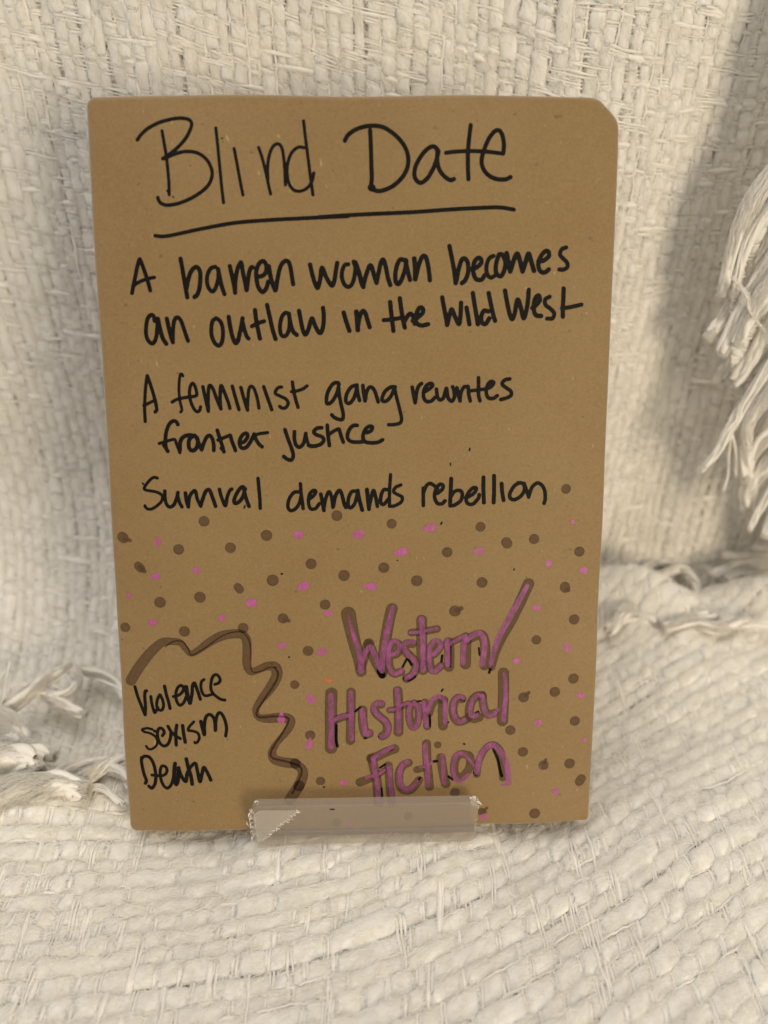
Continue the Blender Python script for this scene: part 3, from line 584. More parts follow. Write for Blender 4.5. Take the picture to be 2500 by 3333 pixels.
  [(26.83,57.76,1.06),(28.28,58.61,1.06),(30.14,59.44,1.06),(31.59,60.17,1.06)],
  [(31.61,58.98,1.59),(31.54,55.94,1.6),(31.5,51.36,1.61)],
  [(31.61,58.77,1.49),(33.26,59.6,1.49),(35.33,60.43,1.49),(36.59,59.76,1.49),(37.27,56.93,1.49),(37.32,53.66,1.5),(37.17,50.82,1.5)],
  [(49.7,75.65,1.67),(47.17,69.69,1.64),(44.81,64.59,1.57),(42.22,59.45,1.4),(40.44,54.92,1.24),(39.28,50.13,1.07)],
  [(-8.36,42.85,1.83),(-8.59,37.81,1.84),(-8.68,31.47,1.85),(-8.76,25.49,1.87)],
  [(-2.54,43.16,1.39),(-2.63,37.7,1.39),(-2.78,32.41,1.4),(-2.93,27.73,1.41)],
  [(-7.65,34.2,1.23),(-5.84,35.02,1.23),(-3.45,35.6,1.23)],
  [(0.85,37.42,1.44),(0.83,34.46,1.44),(1.11,31.7,1.44),(1.7,29.77,1.45),(2.7,29.96,1.45)],
  [(6.34,39.11,1.35),(5.34,39.12,1.35),(4.54,38.19,1.35),(4.63,36.71,1.35),(5.92,35.21,1.36),(7.52,33.69,1.36),(8.21,31.98,1.36),(7.81,29.86,1.37),(6.7,29.03,1.37)],
  [(11.32,43.31,1.47),(11.52,39.53,1.48),(11.62,36.37,1.48),(11.62,33.19,1.48),(11.52,30.21,1.49)],
  [(8.92,37.26,1.03),(10.72,37.44,1.03),(12.71,38.46,1.03),(14.5,39.26,1.03)],
  [(16.25,39.38,1.21),(15.09,38.29,1.21),(14.78,35.84,1.22),(15.21,32.92,1.22),(16.06,31.78,1.22),(17.22,33.11,1.22),(17.63,35.79,1.22),(17.41,38.02,1.21),(16.36,39.16,1.21)],
  [(19.51,39.54,1.21),(19.84,36.64,1.22),(20.18,33.72,1.22),(20.19,31.93,1.22)],
  [(20.69,36.17,1.3),(21.31,38.39,1.3),(22.35,39.93,1.3),(23.82,40.57,1.3),(25.09,40.1,1.3)],
  [(24.98,40.1,1.47),(24.8,36.99,1.48),(24.95,32.06,1.48)],
  [(30.56,40.44,1.34),(29.3,40.69,1.34),(28.26,39.37,1.34),(27.86,37.15,1.35),(28.31,34.68,1.35),(29.6,33.31,1.35),(31.5,33.72,1.35),(32.55,34.6,1.35)],
  [(36.56,41.44,1.39),(34.98,41.24,1.39),(33.53,39.72,1.39),(32.82,37.28,1.39),(32.96,35.04,1.39),(34.25,34.12,1.4),(35.72,34.54,1.4)],
  [(36.66,41.43,1.3),(36.92,38.98,1.3),(37.38,36.97,1.31),(38.46,35.38,1.31),(40.36,35.79,1.31)],
  [(42.88,48.39,1.68),(43,41.09,1.69),(42.85,33.27,1.71)],
  [(10.34,24.85,1.47),(7.65,23.83,1.47),(5.3,22.62,1.48),(3.28,21.94,1.48)],
  [(3.45,21.94,1.46),(3.94,19.41,1.46),(4.6,16.33,1.47),(5.01,13.6,1.47),(5.25,10.31,1.48),(5.32,7.57,1.48)],
  [(-0.13,14.25,1.4),(2.23,15.11,1.26),(5.28,16.49,0.96),(7.64,18.25,0.87)],
  [(8.45,19.5,1.29),(8.64,16.24,1.29),(8.81,13.51,1.3),(8.97,11.14,1.3),(9.31,7.48,1.31)],
  [(14.54,20.27,1.32),(13.03,19.58,1.33),(11.85,17.62,1.33),(11.6,15.27,1.33),(11.85,13.08,1.33),(13.04,11.42,1.34),(15.07,11.37,1.34),(16.59,12.98,1.33),(17.76,14.59,1.33)],
  [(19.98,26.44,1.35),(20.08,22.31,1.36),(20.36,18.7,1.36),(20.72,15.07,1.37),(20.91,12.34,1.37)],
  [(17.16,18.05,1.15),(19.43,18.54,0.98)],
  [(24.33,21.81,1.41),(24.71,19.31,1.42),(25.28,15.82,1.42),(25.94,13.29,1.43)],
  [(32.77,22.41,1.3),(30.6,22.83,1.3),(29.18,21.91,1.3),(28.48,19.61,1.3),(28.52,16.91,1.31),(29.44,15.34,1.31),(31.06,15.7,1.31),(32.66,17.6,1.31),(33.34,19.9,1.31),(33.13,22.01,1.3)],
  [(35.3,16.19,1.16),(35.86,20.42,1.16),(37.94,24.6,1.15),(40.44,25.6,1.15),(42.46,23.36,1.15),(42.89,20.08,1.16),(43.28,14.85,1.16)],
 ],
 'genre_fill': [
  [(-3.13,66.86,0.4),(-2.29,63.65,0.66),(-1.24,59.55,0.85),(0.03,55.43,0.98),(0.45,53.13,1.08),(0.54,49.91,1.12)],
  [(0.48,51.06,0.9),(1.34,54.49,0.9),(2.99,57.09,0.89)],
  [(3.54,57.08,0.94),(4.83,54.2,0.94),(5.92,50.97,0.94),(6.79,49.68,0.95)],
  [(6.62,50.26,1.03),(7.02,54.39,1.03),(7.91,59.85,1.02),(9.23,65.71,0.97),(10.1,69.18,0.75)],
  [(9.21,54.58,0.81),(10.96,55.01,0.81),(12.01,56.82,0.8),(11.4,58.38,0.8),(10.09,58.81,0.8),(9.04,57.55,0.8),(8.6,54.36,0.81),(8.81,50.68,0.81),(10.3,48.67,0.81),(12.06,49.24,0.81),(12.61,49.92,0.81)],
  [(16.1,58.52,0.89),(14.68,58.55,0.89),(13.19,57.66,0.89),(13.42,56.11,0.89),(14.47,54.49,0.9),(16.45,52.62,0.9),(16.85,50.77,0.9),(15.8,48.48,0.9),(13.93,47.17,0.9)],
  [(18.36,65.56,0.98),(18.71,61.03,0.98),(18.85,55.33,0.99),(18.88,49.81,0.99)],
  [(15,61.32,0.62),(17.94,61.49,0.62),(20.78,62.13,0.62),(22.96,62.5,0.62)],
  [(21.92,54.58,0.85),(23.23,55.71,0.85),(24.22,57.52,0.85),(23.21,58.81,0.85),(21.9,58.42,0.85),(20.86,56.43,0.85),(20.66,53,0.85),(21.12,50.05,0.86),(22.4,49.15,0.86),(24.15,50.87,0.86)],
  [(25.99,58.65,0.98),(26.13,54.95,0.98),(26.17,51.24,0.98)],
  [(26.26,57.34,0.68),(27.87,58.4,0.68),(29.93,59.62,0.68),(31.34,60.24,0.68)],
  [(31.18,59.81,0.98),(30.81,55.96,0.98),(30.77,51.81,0.98)],
  [(31.4,58.55,1.02),(33.25,60.04,1.02),(35.32,60.87,1.02),(36.59,59.76,1.02),(37.06,56.94,1.02),(36.8,53.67,1.03),(36.36,51.28,1.03)],
  [(49.31,75.08,0.84),(46.75,70.12,1.05),(44.37,65.67,1.1),(41.78,60.54,1.06),(40,55.8,0.98),(39.08,51.67,0.86),(38.81,50.57,0.69)],
  [(-8.53,42.12,1.02),(-8.49,37.81,1.02),(-8.55,33.59,1.03),(-8.71,29.34,1.03),(-8.76,25.92,1.04)],
  [(-2.58,42.95,0.9),(-2.53,37.7,0.9),(-2.58,32.41,0.91),(-2.52,28.36,0.91)],
  [(-7.8,34.42,0.82),(-5.84,35.4,0.82),(-3.48,35.77,0.82)],
  [(0.65,37.32,0.98),(1.03,34.46,0.99),(1.31,31.69,0.99),(1.9,29.76,0.99),(3,30.17,0.99)],
  [(6.64,39.37,0.9),(5.34,39.59,0.9),(4.19,38.62,0.9),(4.38,36.93,0.9),(5.73,35.42,0.9),(7.52,33.9,0.91),(8.51,31.97,0.91),(8.11,29.68,0.91),(6.4,28.69,0.91)],
  [(11.02,43.63,0.9),(11.42,40.59,0.9),(11.62,36.37,0.9),(11.62,33.19,0.91),(11.62,30.53,0.91)],
  [(8.76,37.27,0.66),(10.72,37.65,0.66),(12.71,38.88,0.66),(14.46,39.43,0.66)],
  [(16.25,39.56,0.82),(15.03,38.51,0.82),(14.62,35.85,0.83),(15.05,32.7,0.83),(16.06,31.42,0.83),(17.33,32.88,0.83),(17.8,35.78,0.83),(17.52,38.24,0.82),(16.29,39.33,0.82)],
  [(18.99,39.51,0.87),(19.42,36.65,0.87),(19.76,33.73,0.87),(20.04,32.04,0.87)],
  [(20.31,36.63,0.87),(20.88,38.8,0.87),(21.93,40.56,0.87),(23.6,41.39,0.86),(25.08,40.54,0.87),(25.52,39.2,0.87),(25.55,35.86,0.87),(25.58,33.05,0.87)],
  [(30.94,40.65,0.82),(29.71,41.28,0.82),(28.29,40.04,0.82),(27.9,37.37,0.83),(28.57,34.68,0.83),(29.81,33.17,0.83),(31.45,33.9,0.83)],
  [(36.46,41.17,0.82),(35.18,41.6,0.82),(33.77,40.16,0.82),(33.18,37.72,0.83),(33.21,35.48,0.83),(34.02,34.88,0.83),(35.24,35.4,0.83)],
  [(36.66,41.39,0.82),(36.92,38.98,0.83),(37.38,36.74,0.83),(38.47,34.98,0.83),(40.16,35.39,0.83),(41.29,36.89,0.83)],
  [(43.01,48.28,0.56),(43.53,45.51,0.73),(43.63,41.08,0.87),(43.31,36.63,0.92),(43.17,33.38,0.87)],
  [(9.58,25.43,0.83),(7.65,24.36,0.83),(5.64,23.15,0.83),(3.87,22.11,0.83)],
  [(3.91,22.07,0.9),(4.11,19.41,0.91),(4.6,16.33,0.91),(5.01,13.6,0.91),(5.25,10.31,0.91),(5.41,7.57,0.92)],
  [(1.77,15.7,0.66),(3.42,16.17,0.66),(5.28,16.67,0.66),(7.22,18.04,0.66)],
  [(8.65,18.95,0.87),(8.98,16.23,0.87),(9.15,13.51,0.88),(9.31,11.14,0.88),(9.56,9.49,0.88),(9.68,7.47,0.88)],
  [(14.12,20.6,0.94),(12.86,19.91,0.94),(12.02,17.98,0.94),(11.8,15.63,0.95),(12.22,13.26,0.95),(13.37,11.63,0.95),(15.07,11.77,0.88),(16.42,13.17,0.74),(17.12,14.33,0.6)],
  [(19.56,25.73,0.94),(19.75,22.32,0.94),(20.11,18.71,0.94),(20.3,15.08,0.95),(20.39,12.9,0.95)],
  [(17.66,18.94,0.56),(19.43,18.9,0.56),(21.61,20.26,0.56)],
  [(24.68,22.42,0.78),(24.97,19.69,0.78),(25.1,16.21,0.79),(25.39,13.39,0.79)],
  [(31.68,22.62,0.84),(30.24,23.19,0.84),(28.85,22.26,0.84),(28.16,19.62,0.84),(28.19,16.72,0.84),(29.12,14.42,0.84),(30.71,14.39,0.84),(32.68,16.05,0.84)],
  [(31.68,22.58,0.59),(33.15,20.86,0.6),(34.4,18.95,0.6)],
  [(35.37,16.86,1.05),(35.69,19.46,1.04),(36.19,21.95,1.04),(37.76,24.56,1.04),(39.72,25.67,1.04),(41.17,24.88,1.04),(43.02,22.38,1.04),(44.36,19.28,1.05),(44.8,15.79,1.05),(45.04,13.16,1.05)],
  [(45.05,12.71,0.45),(43.6,12.71,0.45),(42.97,12.49,0.45)],
 ],
 'ink_dots': [
  [(-43.86,95.21,1.53),(-43.8,95.2,1.53)],
  [(-5.93,96.44,1.54),(-5.87,96.44,1.54)],
  [(59.9,103.49,1.4),(59.96,103.49,1.4)],
  [(9.71,93.93,1.41),(9.78,93.93,1.41)],
  [(35.34,92.76,1.42),(35.41,92.76,1.42)],
  [(-67.51,90.68,1.53),(-67.26,90.41,1.53)],
  [(-66.89,90,0.53),(-65.33,89.7,0.53)],
  [(-26.18,90.91,1.61),(-26.11,90.91,1.61)],
  [(-51.47,87.06,1.54),(-51.4,87.06,1.54)],
  [(-36.62,87.39,1.54),(-36.56,87.39,1.54)],
  [(25.79,85.39,1.49),(25.86,85.39,1.49)],
  [(42.94,88.15,1.49),(43.22,87.74,1.49)],
  [(50.99,89,1.49),(51.05,88.99,1.49)],
  [(64.47,84.96,1.5),(64.54,84.96,1.5)],
  [(-63.36,82.19,1.28),(-62.73,81.5,1.28)],
  [(-62.98,81.77,0.67),(-61.72,80.66,0.67)],
  [(-13.6,82.4,1.56),(-13.53,82.4,1.56)],
  [(7.42,80.99,1.56),(7.48,80.98,1.56)],
  [(-4.14,78.81,1.63),(-4.07,78.81,1.63)],
  [(-24.8,77.61,1.7),(-24.73,77.61,1.7)],
  [(16.97,76.97,1.64),(17.04,76.97,1.64)],
  [(36.03,76.25,1.58),(36.1,76.25,1.58)],
  [(-34.89,75.7,1.22),(-34.38,75,1.23)],
  [(-45.96,72.82,1.64),(-45.9,72.82,1.64)],
  [(-57.66,71.34,1.64),(-57.59,71.34,1.64)],
  [(-9.77,70.15,1.51),(-9.7,70.15,1.51)],
  [(28.15,67.71,1.66),(28.29,67.71,1.66)],
  [(28.69,67.84,0.69),(30.04,68.52,0.69)],
  [(60.51,74.48,1.52),(60.59,74.2,1.52)],
  [(61.22,73.77,0.69),(61.5,73.49,0.69)],
  [(-68.37,63.69,1.44),(-68.31,63.69,1.44)],
  [(-22.13,66.15,1.51),(-22.06,66.15,1.51)],
  [(-21.73,65.86,0.55),(-20.39,65.41,0.55)],
  [(-50.96,62.55,1.58),(-50.89,62.55,1.58)],
  [(-33.81,63.39,1.52),(-33.74,63.39,1.52)],
  [(63.61,64.44,1.54),(63.67,64.44,1.54)],
  [(52.4,58.51,1.4),(52.47,58.51,1.4)],
  [(-15.02,56.12,1.53),(-14.95,56.12,1.53)],
  [(-19.19,45.71,1.34),(-19.12,45.71,1.34)],
  [(64.01,46.06,1.57),(64.08,46.05,1.57)],
  [(58.44,42.08,1.57),(58.51,42.08,1.57)],
  [(49.02,40.65,1.57),(49.09,40.65,1.57)],
  [(49.57,41.08,0.57),(50.51,42.08,0.57)],
  [(-14.96,29.69,1.5),(-14.89,29.69,1.5)],
  [(45.23,30.26,1.52),(45.3,30.25,1.52)],
  [(64.92,32.53,1.52),(64.99,32.53,1.52)],
  [(49.2,23.16,1.53),(49.27,23.16,1.53)],
  [(55.67,18.67,1.54),(55.74,18.66,1.54)],
  [(55.94,19.26,0.44),(56.32,20.46,0.44)],
  [(63.73,18.8,1.61),(63.8,18.8,1.61)],
  [(67.08,12.66,1.47),(67.61,13.56,1.47)],
  [(-12.14,14.84,1.38),(-12.07,14.83,1.38)],
  [(28.69,10.3,1.47),(28.76,10.3,1.47)],
  [(36.87,3.84,1.19),(37.3,3.68,1.19)],
  [(37.58,4.13,0.44),(38.56,5.03,0.44)],
  [(53.29,2.85,1.64),(53.37,2.85,1.64)],
  [(23.33,25.94,1.08),(23.4,25.94,1.08)],
  [(-7.55,1.17,1.33),(-7.48,1.16,1.33)],
  [(14.43,2.82,1.33),(14.5,2.81,1.33)],
 ],
 'pink_dots': [
  [(-57.28,89.86,0.87),(-57.17,89.32,0.87)],
  [(-57.32,89.05,0.4),(-57.52,87.69,0.4)],
  [(-17.29,90.92,1.21),(-16.36,91.04,1.07)],
  [(-0.95,90.69,0.81),(0.65,91.07,1.34)],
  [(19.85,92.3,0.94),(21.18,92.82,1.35)],
  [(62.12,93.75,0.68),(62.19,93.75,0.68)],
  [(11.44,85.19,0.95),(12.92,85.71,1.35)],
  [(33.98,85.54,0.68),(35.6,85.66,1.09)],
  [(-46.83,80.84,0.95),(-46.43,80.84,0.95)],
  [(-59.15,78.83,0.81),(-57.93,79.36,0.95)],
  [(55.38,81.78,1.03),(55.45,81.78,1.03)],
  [(65.23,79.28,0.82),(66.18,79.27,1.1)],
  [(-17.22,75.14,0.68),(-15.59,75.95,1.36)],
  [(1.34,75.54,0.27),(4.03,75.36,1.37)],
  [(-31.56,70.92,1.23),(-30.75,71.05,1.23)],
  [(-66.77,73.29,0.82),(-66.64,73.15,0.82)],
  [(-9.13,67.48,0.96),(-8.46,67.61,0.96)],
  [(-40.03,66.72,0.89),(-39.77,66.3,0.89)],
  [(51.98,68.44,0.97),(52.53,68.29,0.97)],
  [(-60.51,65.24,0.96),(-59.83,65.37,0.96)],
  [(-23,57.82,1.04),(-22.46,57.82,1.04)],
  [(-11.63,55.35,0.91),(-10.53,56.04,1.12)],
  [(60.98,57.22,0.35),(62,55.48,1.13)],
  [(46.38,52.02,0.99),(47.2,52.29,0.85)],
  [(-14.88,41.43,1.13),(-14.07,40.83,1.13)],
  [(64.89,40.93,0.43),(66.86,40.6,1)],
  [(53.02,32.32,0.87),(53.85,32.46,1.01)],
  [(-23.37,36.92,0.43),(-23.42,34.87,1.28)],
  [(-14.97,28.65,0.43),(-15.3,26.29,1.15)],
  [(67.97,26.22,0.73),(68.05,26.22,0.73)],
  [(-5.56,14.24,0.87),(-4.58,14.22,0.73)],
  [(58.64,10.1,0.59),(59.93,9.77,1.03)],
  [(37.47,2.14,1.04),(37.9,2.28,1.04)],
  [(-3.6,-0.16,1.04),(-3.17,-0.01,1.04)],
 ],
 'orange_dot': [
  [(-10.24,47.71,0.42),(-9.16,46.68,0.7),(-8.2,47.1,0.28)],
 ],
 'specks': [
  [(32.05,115.38,0.26),(31.93,114.86,0.26)],
  [(26.58,111.23,0.21),(26.59,110.7,0.21)],
  [(23.97,93.73,0.27),(24.23,94.13,0.27)],
  [(24.43,43.01,0.28),(24.84,43.58,0.28)],
  [(31.3,26.07,0.32),(31.44,26.07,0.32)],
  [(11.31,83.13,0.2),(11.44,83.13,0.2)],
  [(-60.77,106.23,0.26),(-60.52,105.96,0.26)],
  [(-32.28,98.94,0.24),(-32,99.61,0.24)],
  [(-22.21,79.51,0.27),(-21.94,79.5,0.27)],
  [(-20.78,54.22,0.22),(-20.5,54.36,0.22)],
  [(-34.75,198.33,0.21),(-34.63,198.33,0.21)],
  [(-48.34,183.47,0.22),(-48.23,183.36,0.22)],
  [(45.29,79.86,0.22),(45.42,80.13,0.22)],
  [(-11.19,12.85,0.26),(-11.05,12.85,0.26)],
 ],
}

# fringe strands of the blanket, in millimetres
TASSELS = [
 ('hang',2.6,26,[(136.9,107.0,183.8),(130.4,107.0,173.8),(126.7,107.0,163.4),(125.4,107.0,155.6),(124.7,107.0,146.5),(124.2,107.0,138.7)]),
 ('hang',1.5,12,[(138.2,105.0,175.0),(133.2,105.0,166.6),(129.1,105.0,157.9),(127.7,105.0,148.0),(128.4,105.0,139.2)]),
 ('hang',3.6,36,[(144.3,109.0,165.9),(137.3,109.0,152.1),(132.7,109.0,139.7),(127.5,109.0,129.0),(123.1,109.0,122.9)]),
 ('hang',3.2,34,[(142.9,105.0,159.9),(137.6,105.0,147.9),(132.9,105.0,136.6),(130.2,105.0,126.9),(128.0,105.0,118.3)]),
 ('hang',3,30,[(143.9,101.0,152.9),(137.9,101.0,143.9),(133.8,101.0,134.6),(130.6,101.0,122.7)]),
 ('hang',0.7,3,[(122.9,99.0,147.5),(129.4,99.0,141.4),(131.6,99.0,136.2),(138.5,99.0,128.8)]),
 ('hang',3.6,34,[(152.2,113.0,145.9),(145.9,113.0,132.0),(139.2,113.0,117.5),(131.9,113.0,105.2)]),
 ('hang',3.6,34,[(151.2,107.0,139.1),(145.2,107.0,128.4),(140.4,107.0,116.1),(135.5,107.0,105.5)]),
 ('hang',1.9,18,[(150.1,101.0,128.1),(143.7,101.0,114.9),(138.9,101.0,102.2),(137.1,101.0,95.1),(134.5,101.0,91.5),(131.9,101.0,82.2),(127.1,101.0,73.9)]),
 ('hang',1,8,[(150.1,102.0,125.6),(143.1,102.0,109.9),(135.9,102.0,97.1),(135.2,102.0,91.0),(133.7,102.0,86.1)]),
 ('hang',0.45,3,[(136.2,101.0,91.4),(136.8,101.0,81.5),(138.2,101.0,73.8),(138.2,101.0,65.3)]),
 ('hang',0.45,3,[(136.4,101.0,90.2),(139.5,101.0,81.5),(141.3,101.0,71.9)]),
 ('hang',2.2,20,[(152.3,99.0,120.0),(145.6,99.0,107.6),(140.6,99.0,95.9),(141.6,99.0,86.2),(144.9,99.0,72.2)]),
 ('hang',4,36,[(158.0,105.0,108.7),(151.9,105.0,92.0),(146.7,105.0,79.5),(147.6,105.0,67.7)]),
 ('hang',4.2,36,[(164.0,105.0,89.4),(156.7,105.0,76.8),(150.8,105.0,66.3),(150.3,105.0,55.5)]),
 ('hang',1.6,14,[(158.6,99.0,77.2),(154.4,99.0,65.6),(151.8,99.0,56.2),(151.0,99.0,49.3)]),
 ('hang',3.6,30,[(165.6,97.0,73.0),(159.0,97.0,57.3),(156.5,97.0,47.7)]),
 ('lie',1.6,16,[(192.6,140.2,14.0),(181.7,144.4,14.0),(172.4,145.9,14.0),(160.9,145.6,14.0)]),
 ('lie',2.4,22,[(187.8,128.4,12.0),(176.7,134.7,12.0),(165.2,133.7,12.0),(154.7,127.8,12.0),(152.3,131.5,12.0)]),
 ('lie',1.2,12,[(193.7,141.7,18.0),(183.9,148.5,18.0),(178.0,155.0,18.0),(172.1,148.8,18.0)]),
 ('lie',2.6,24,[(186.8,118.5,9.0),(176.4,125.8,9.0),(167.5,130.8,9.0),(156.1,126.2,9.0)]),
 ('lie',2.4,24,[(124.0,119.6,10.0),(134.0,130.0,10.0),(142.4,134.7,10.0),(144.6,125.0,10.0),(143.2,113.5,10.0)]),
 ('lie',2.2,24,[(101.9,110.4,8.0),(113.5,119.2,8.0),(122.5,117.8,8.0),(134.9,123.4,8.0)]),
 ('lie',1.6,16,[(117.6,125.5,10.0),(130.9,142.6,10.0),(140.1,145.0,10.0),(145.8,144.8,10.0)]),
 ('lie',3,24,[(102.9,97.3,13.0),(115.4,105.5,13.0),(126.2,103.1,13.0),(135.4,96.6,13.0),(144.6,97.4,13.0)]),
 ('lie',2.2,20,[(119.2,88.8,13.0),(131.5,92.6,13.0),(141.2,88.3,13.0),(153.8,92.1,13.0),(166.9,87.8,13.0)]),
 ('lie',2.6,22,[(97.1,88.6,12.0),(107.2,98.5,12.0),(114.7,98.4,12.0),(119.1,92.1,12.0)]),
 ('lie',4,24,[(-129.0,32.7,10.0),(-117.7,29.7,10.0),(-109.5,32.3,10.0),(-100.4,29.3,10.0)]),
 ('lie',2.6,20,[(-103.3,15.6,8.0),(-95.9,23.1,8.0),(-86.9,26.9,8.0),(-78.2,24.0,8.0),(-72.9,18.7,8.0)]),
 ('lie',2.6,28,[(-133.3,48.8,10.0),(-125.0,52.5,10.0),(-119.9,59.6,10.0),(-114.8,67.9,10.0),(-108.4,75.1,10.0)]),
 ('lie',0.4,3,[(-127.4,41.5,14.0),(-126.4,52.1,14.0),(-130.2,61.9,14.0),(-130.0,68.7,14.0)]),
 ('lie',0.4,3,[(-126.9,43.0,14.0),(-125.1,52.1,14.0),(-128.5,65.2,14.0),(-130.2,74.0,14.0)]),
 ('lie',2,20,[(-108.8,75.9,9.0),(-104.5,67.1,9.0),(-106.2,61.3,9.0),(-113.5,59.8,9.0)]),
 ('lie',2.4,24,[(-116.3,63.7,7.0),(-108.8,57.8,7.0),(-101.8,52.9,7.0),(-97.2,52.0,7.0)]),
 ('lie',2,20,[(-106.9,77.7,6.0),(-98.9,73.9,6.0),(-90.4,67.7,6.0),(-85.1,60.0,6.0)]),
 ('lie',6.5,27,[(-134.9,47.3,10.0),(-124.9,43.4,10.0),(-117.7,38.1,10.0),(-111.6,30.9,10.0)]),
 ('lie',6.8,27,[(-124.1,18.3,11.0),(-117.2,23.4,11.0),(-109.7,24.5,11.0),(-102.4,20.4,11.0)]),
 ('lie',5,27,[(-117.8,9.2,10.0),(-110.1,13.9,10.0),(-102.0,15.6,10.0),(-93.8,17.3,10.0),(-85.4,15.3,10.0)]),
 ('lie',2.2,26,[(-93.8,17.0,9.0),(-87.4,22.0,9.0),(-81.8,27.2,9.0),(-75.3,29.7,9.0)]),
 ('lie',1,10,[(-91.5,17.1,6.0),(-84.3,19.5,6.0),(-77.0,14.3,6.0),(-73.5,11.8,6.0)]),
]
# ------------------------------------------------------------------ the blanket's surfaces (mm)
def edge_y(x):
    """back edge of the piece lying on the table"""
    return np.interp(x, [-200, -140, -60, 20, 100, 150, 220], [4, 20, 40, 76, 124, 118, 122])

def bend(s):
    return .33 * s + 12.5 * np.log(np.cosh((s - 5) / 50.0))

def floor_z(x, y):
    z = 2.2 * waves(x, y, 11, 6, .025, .07)
    d = edge_y(x) - y
    rise = np.interp(x, [-200, 30, 80, 130, 200], [7, 7, 17, 19, 14])
    z = z + rise * np.exp(-((d - 11) / 16.0) ** 2) * (1 + .35 * np.sin(x / 9.0 + y / 14)) - 5.0 / (1 + np.exp((d + 1) / 1.6))
    z = z + 9.0 * np.exp(-(((x - 122) / 34) ** 2 + ((y - 84) / 26) ** 2))
    z = z + 5.0 * np.exp(-(((x - 105) / 22) ** 2 + ((y + 2) / 26) ** 2))
    z = z + 3.0 * np.exp(-(((x + 110) / 30) ** 2 + ((y - 0) / 30) ** 2))
    flat = np.exp(-((x / 62.0) ** 4 + ((y - 22) / 42.0) ** 4))
    under_stand = np.exp(-(x / 40.0) ** 8)
    return z * (1 - flat) + (3.1 * under_stand - 2.4 * (1 - under_stand)) * flat

def floor_surf(s, t):
    X = s; Y = t + bend(s)
    return np.stack([X, Y, floor_z(X, Y) - 2.6], -1)

def wall_surf(s, t):
    """s runs up the hanging piece, t across it"""
    x = t
    R = np.interp(x, [-200, -60, 60, 120, 220], [92, 70, 34, 26, 26])
    yw = 132 + .15 * np.clip(x - 80, 0, 200) + .05 * np.clip(-x - 60, 0, 200)
    phi = np.clip(-s / R, 0, math.pi / 2)
    flat = np.clip(-s - R * math.pi / 2, 0, 1e9)
    y = yw - R * (1 - np.cos(phi)) - flat + .03 * np.clip(s, 0, 400)
    z = R * (1 - np.sin(phi)) + np.clip(s, 0, 1e9) - 6.0
    up = 1 / (1 + np.exp(-(s + 10) / 25))
    sl = x - .10 * s * np.sign(x) * np.clip(np.abs(x) / 120, 0, 1.3)
    fold = 3.0 * np.sin(sl / 17.0 + .8) + 2.0 * np.sin(sl / 9.5 + 2.0 + s / 90) + 2.5 * waves(x, s, 5, 6, .02, .05)
    fold = fold - 4.0 * np.exp(-((sl - 93) / 16) ** 2) + 2.5 * np.exp(-((sl - 126) / 16) ** 2)
    y = y + fold * up
    z = z + 2.0 * waves(x, s, 9, 6, .03, .08) * (1 - up)
    return np.stack([x + .05 * s * np.clip(x / 120, -1.4, 1.4) * 1.2, y, z], -1)

def flap_surf(s, t):
    """the fringed side edge that comes round on the right; s runs up, t across"""
    x = np.interp(s, [0, 45, 70, 90, 105, 130, 160, 220, 280], [176, 168, 158, 147, 137, 127, 129, 137, 146]) + t + 1.2 * np.sin(s / 9.0)
    y = 110 + .05 * t + 2 * np.sin(s / 30.0 + t / 12)
    return np.stack([x, y, s + 0 * t], -1)

def frame(surf, s, t, e=.4):
    P = surf(s, t)
    ds = surf(s + e, t) - P; dt = surf(s, t + e) - P
    n = np.cross(ds, dt); n /= np.linalg.norm(n, axis=-1, keepdims=True) + 1e-9
    return P, n

def quads_from_grid(nr, ns, m, keep):
    """closed tubes: nr tubes, ns rings of m vertices; keep (nr, ns) says which rings exist"""
    idx = np.arange(nr * ns * m).reshape(nr, ns, m)
    a = idx[:, :-1]; b = idx[:, 1:]
    q = np.stack([a, b, np.roll(b, -1, 2), np.roll(a, -1, 2)], -1)
    k = (keep[:, :-1] & keep[:, 1:])
    return q[k].reshape(-1, 4)

def compact(V, F, UV):
    used = np.unique(F)
    mp = np.zeros(len(V), np.int32); mp[used] = np.arange(len(used))
    return V[used], mp[F], UV[used]

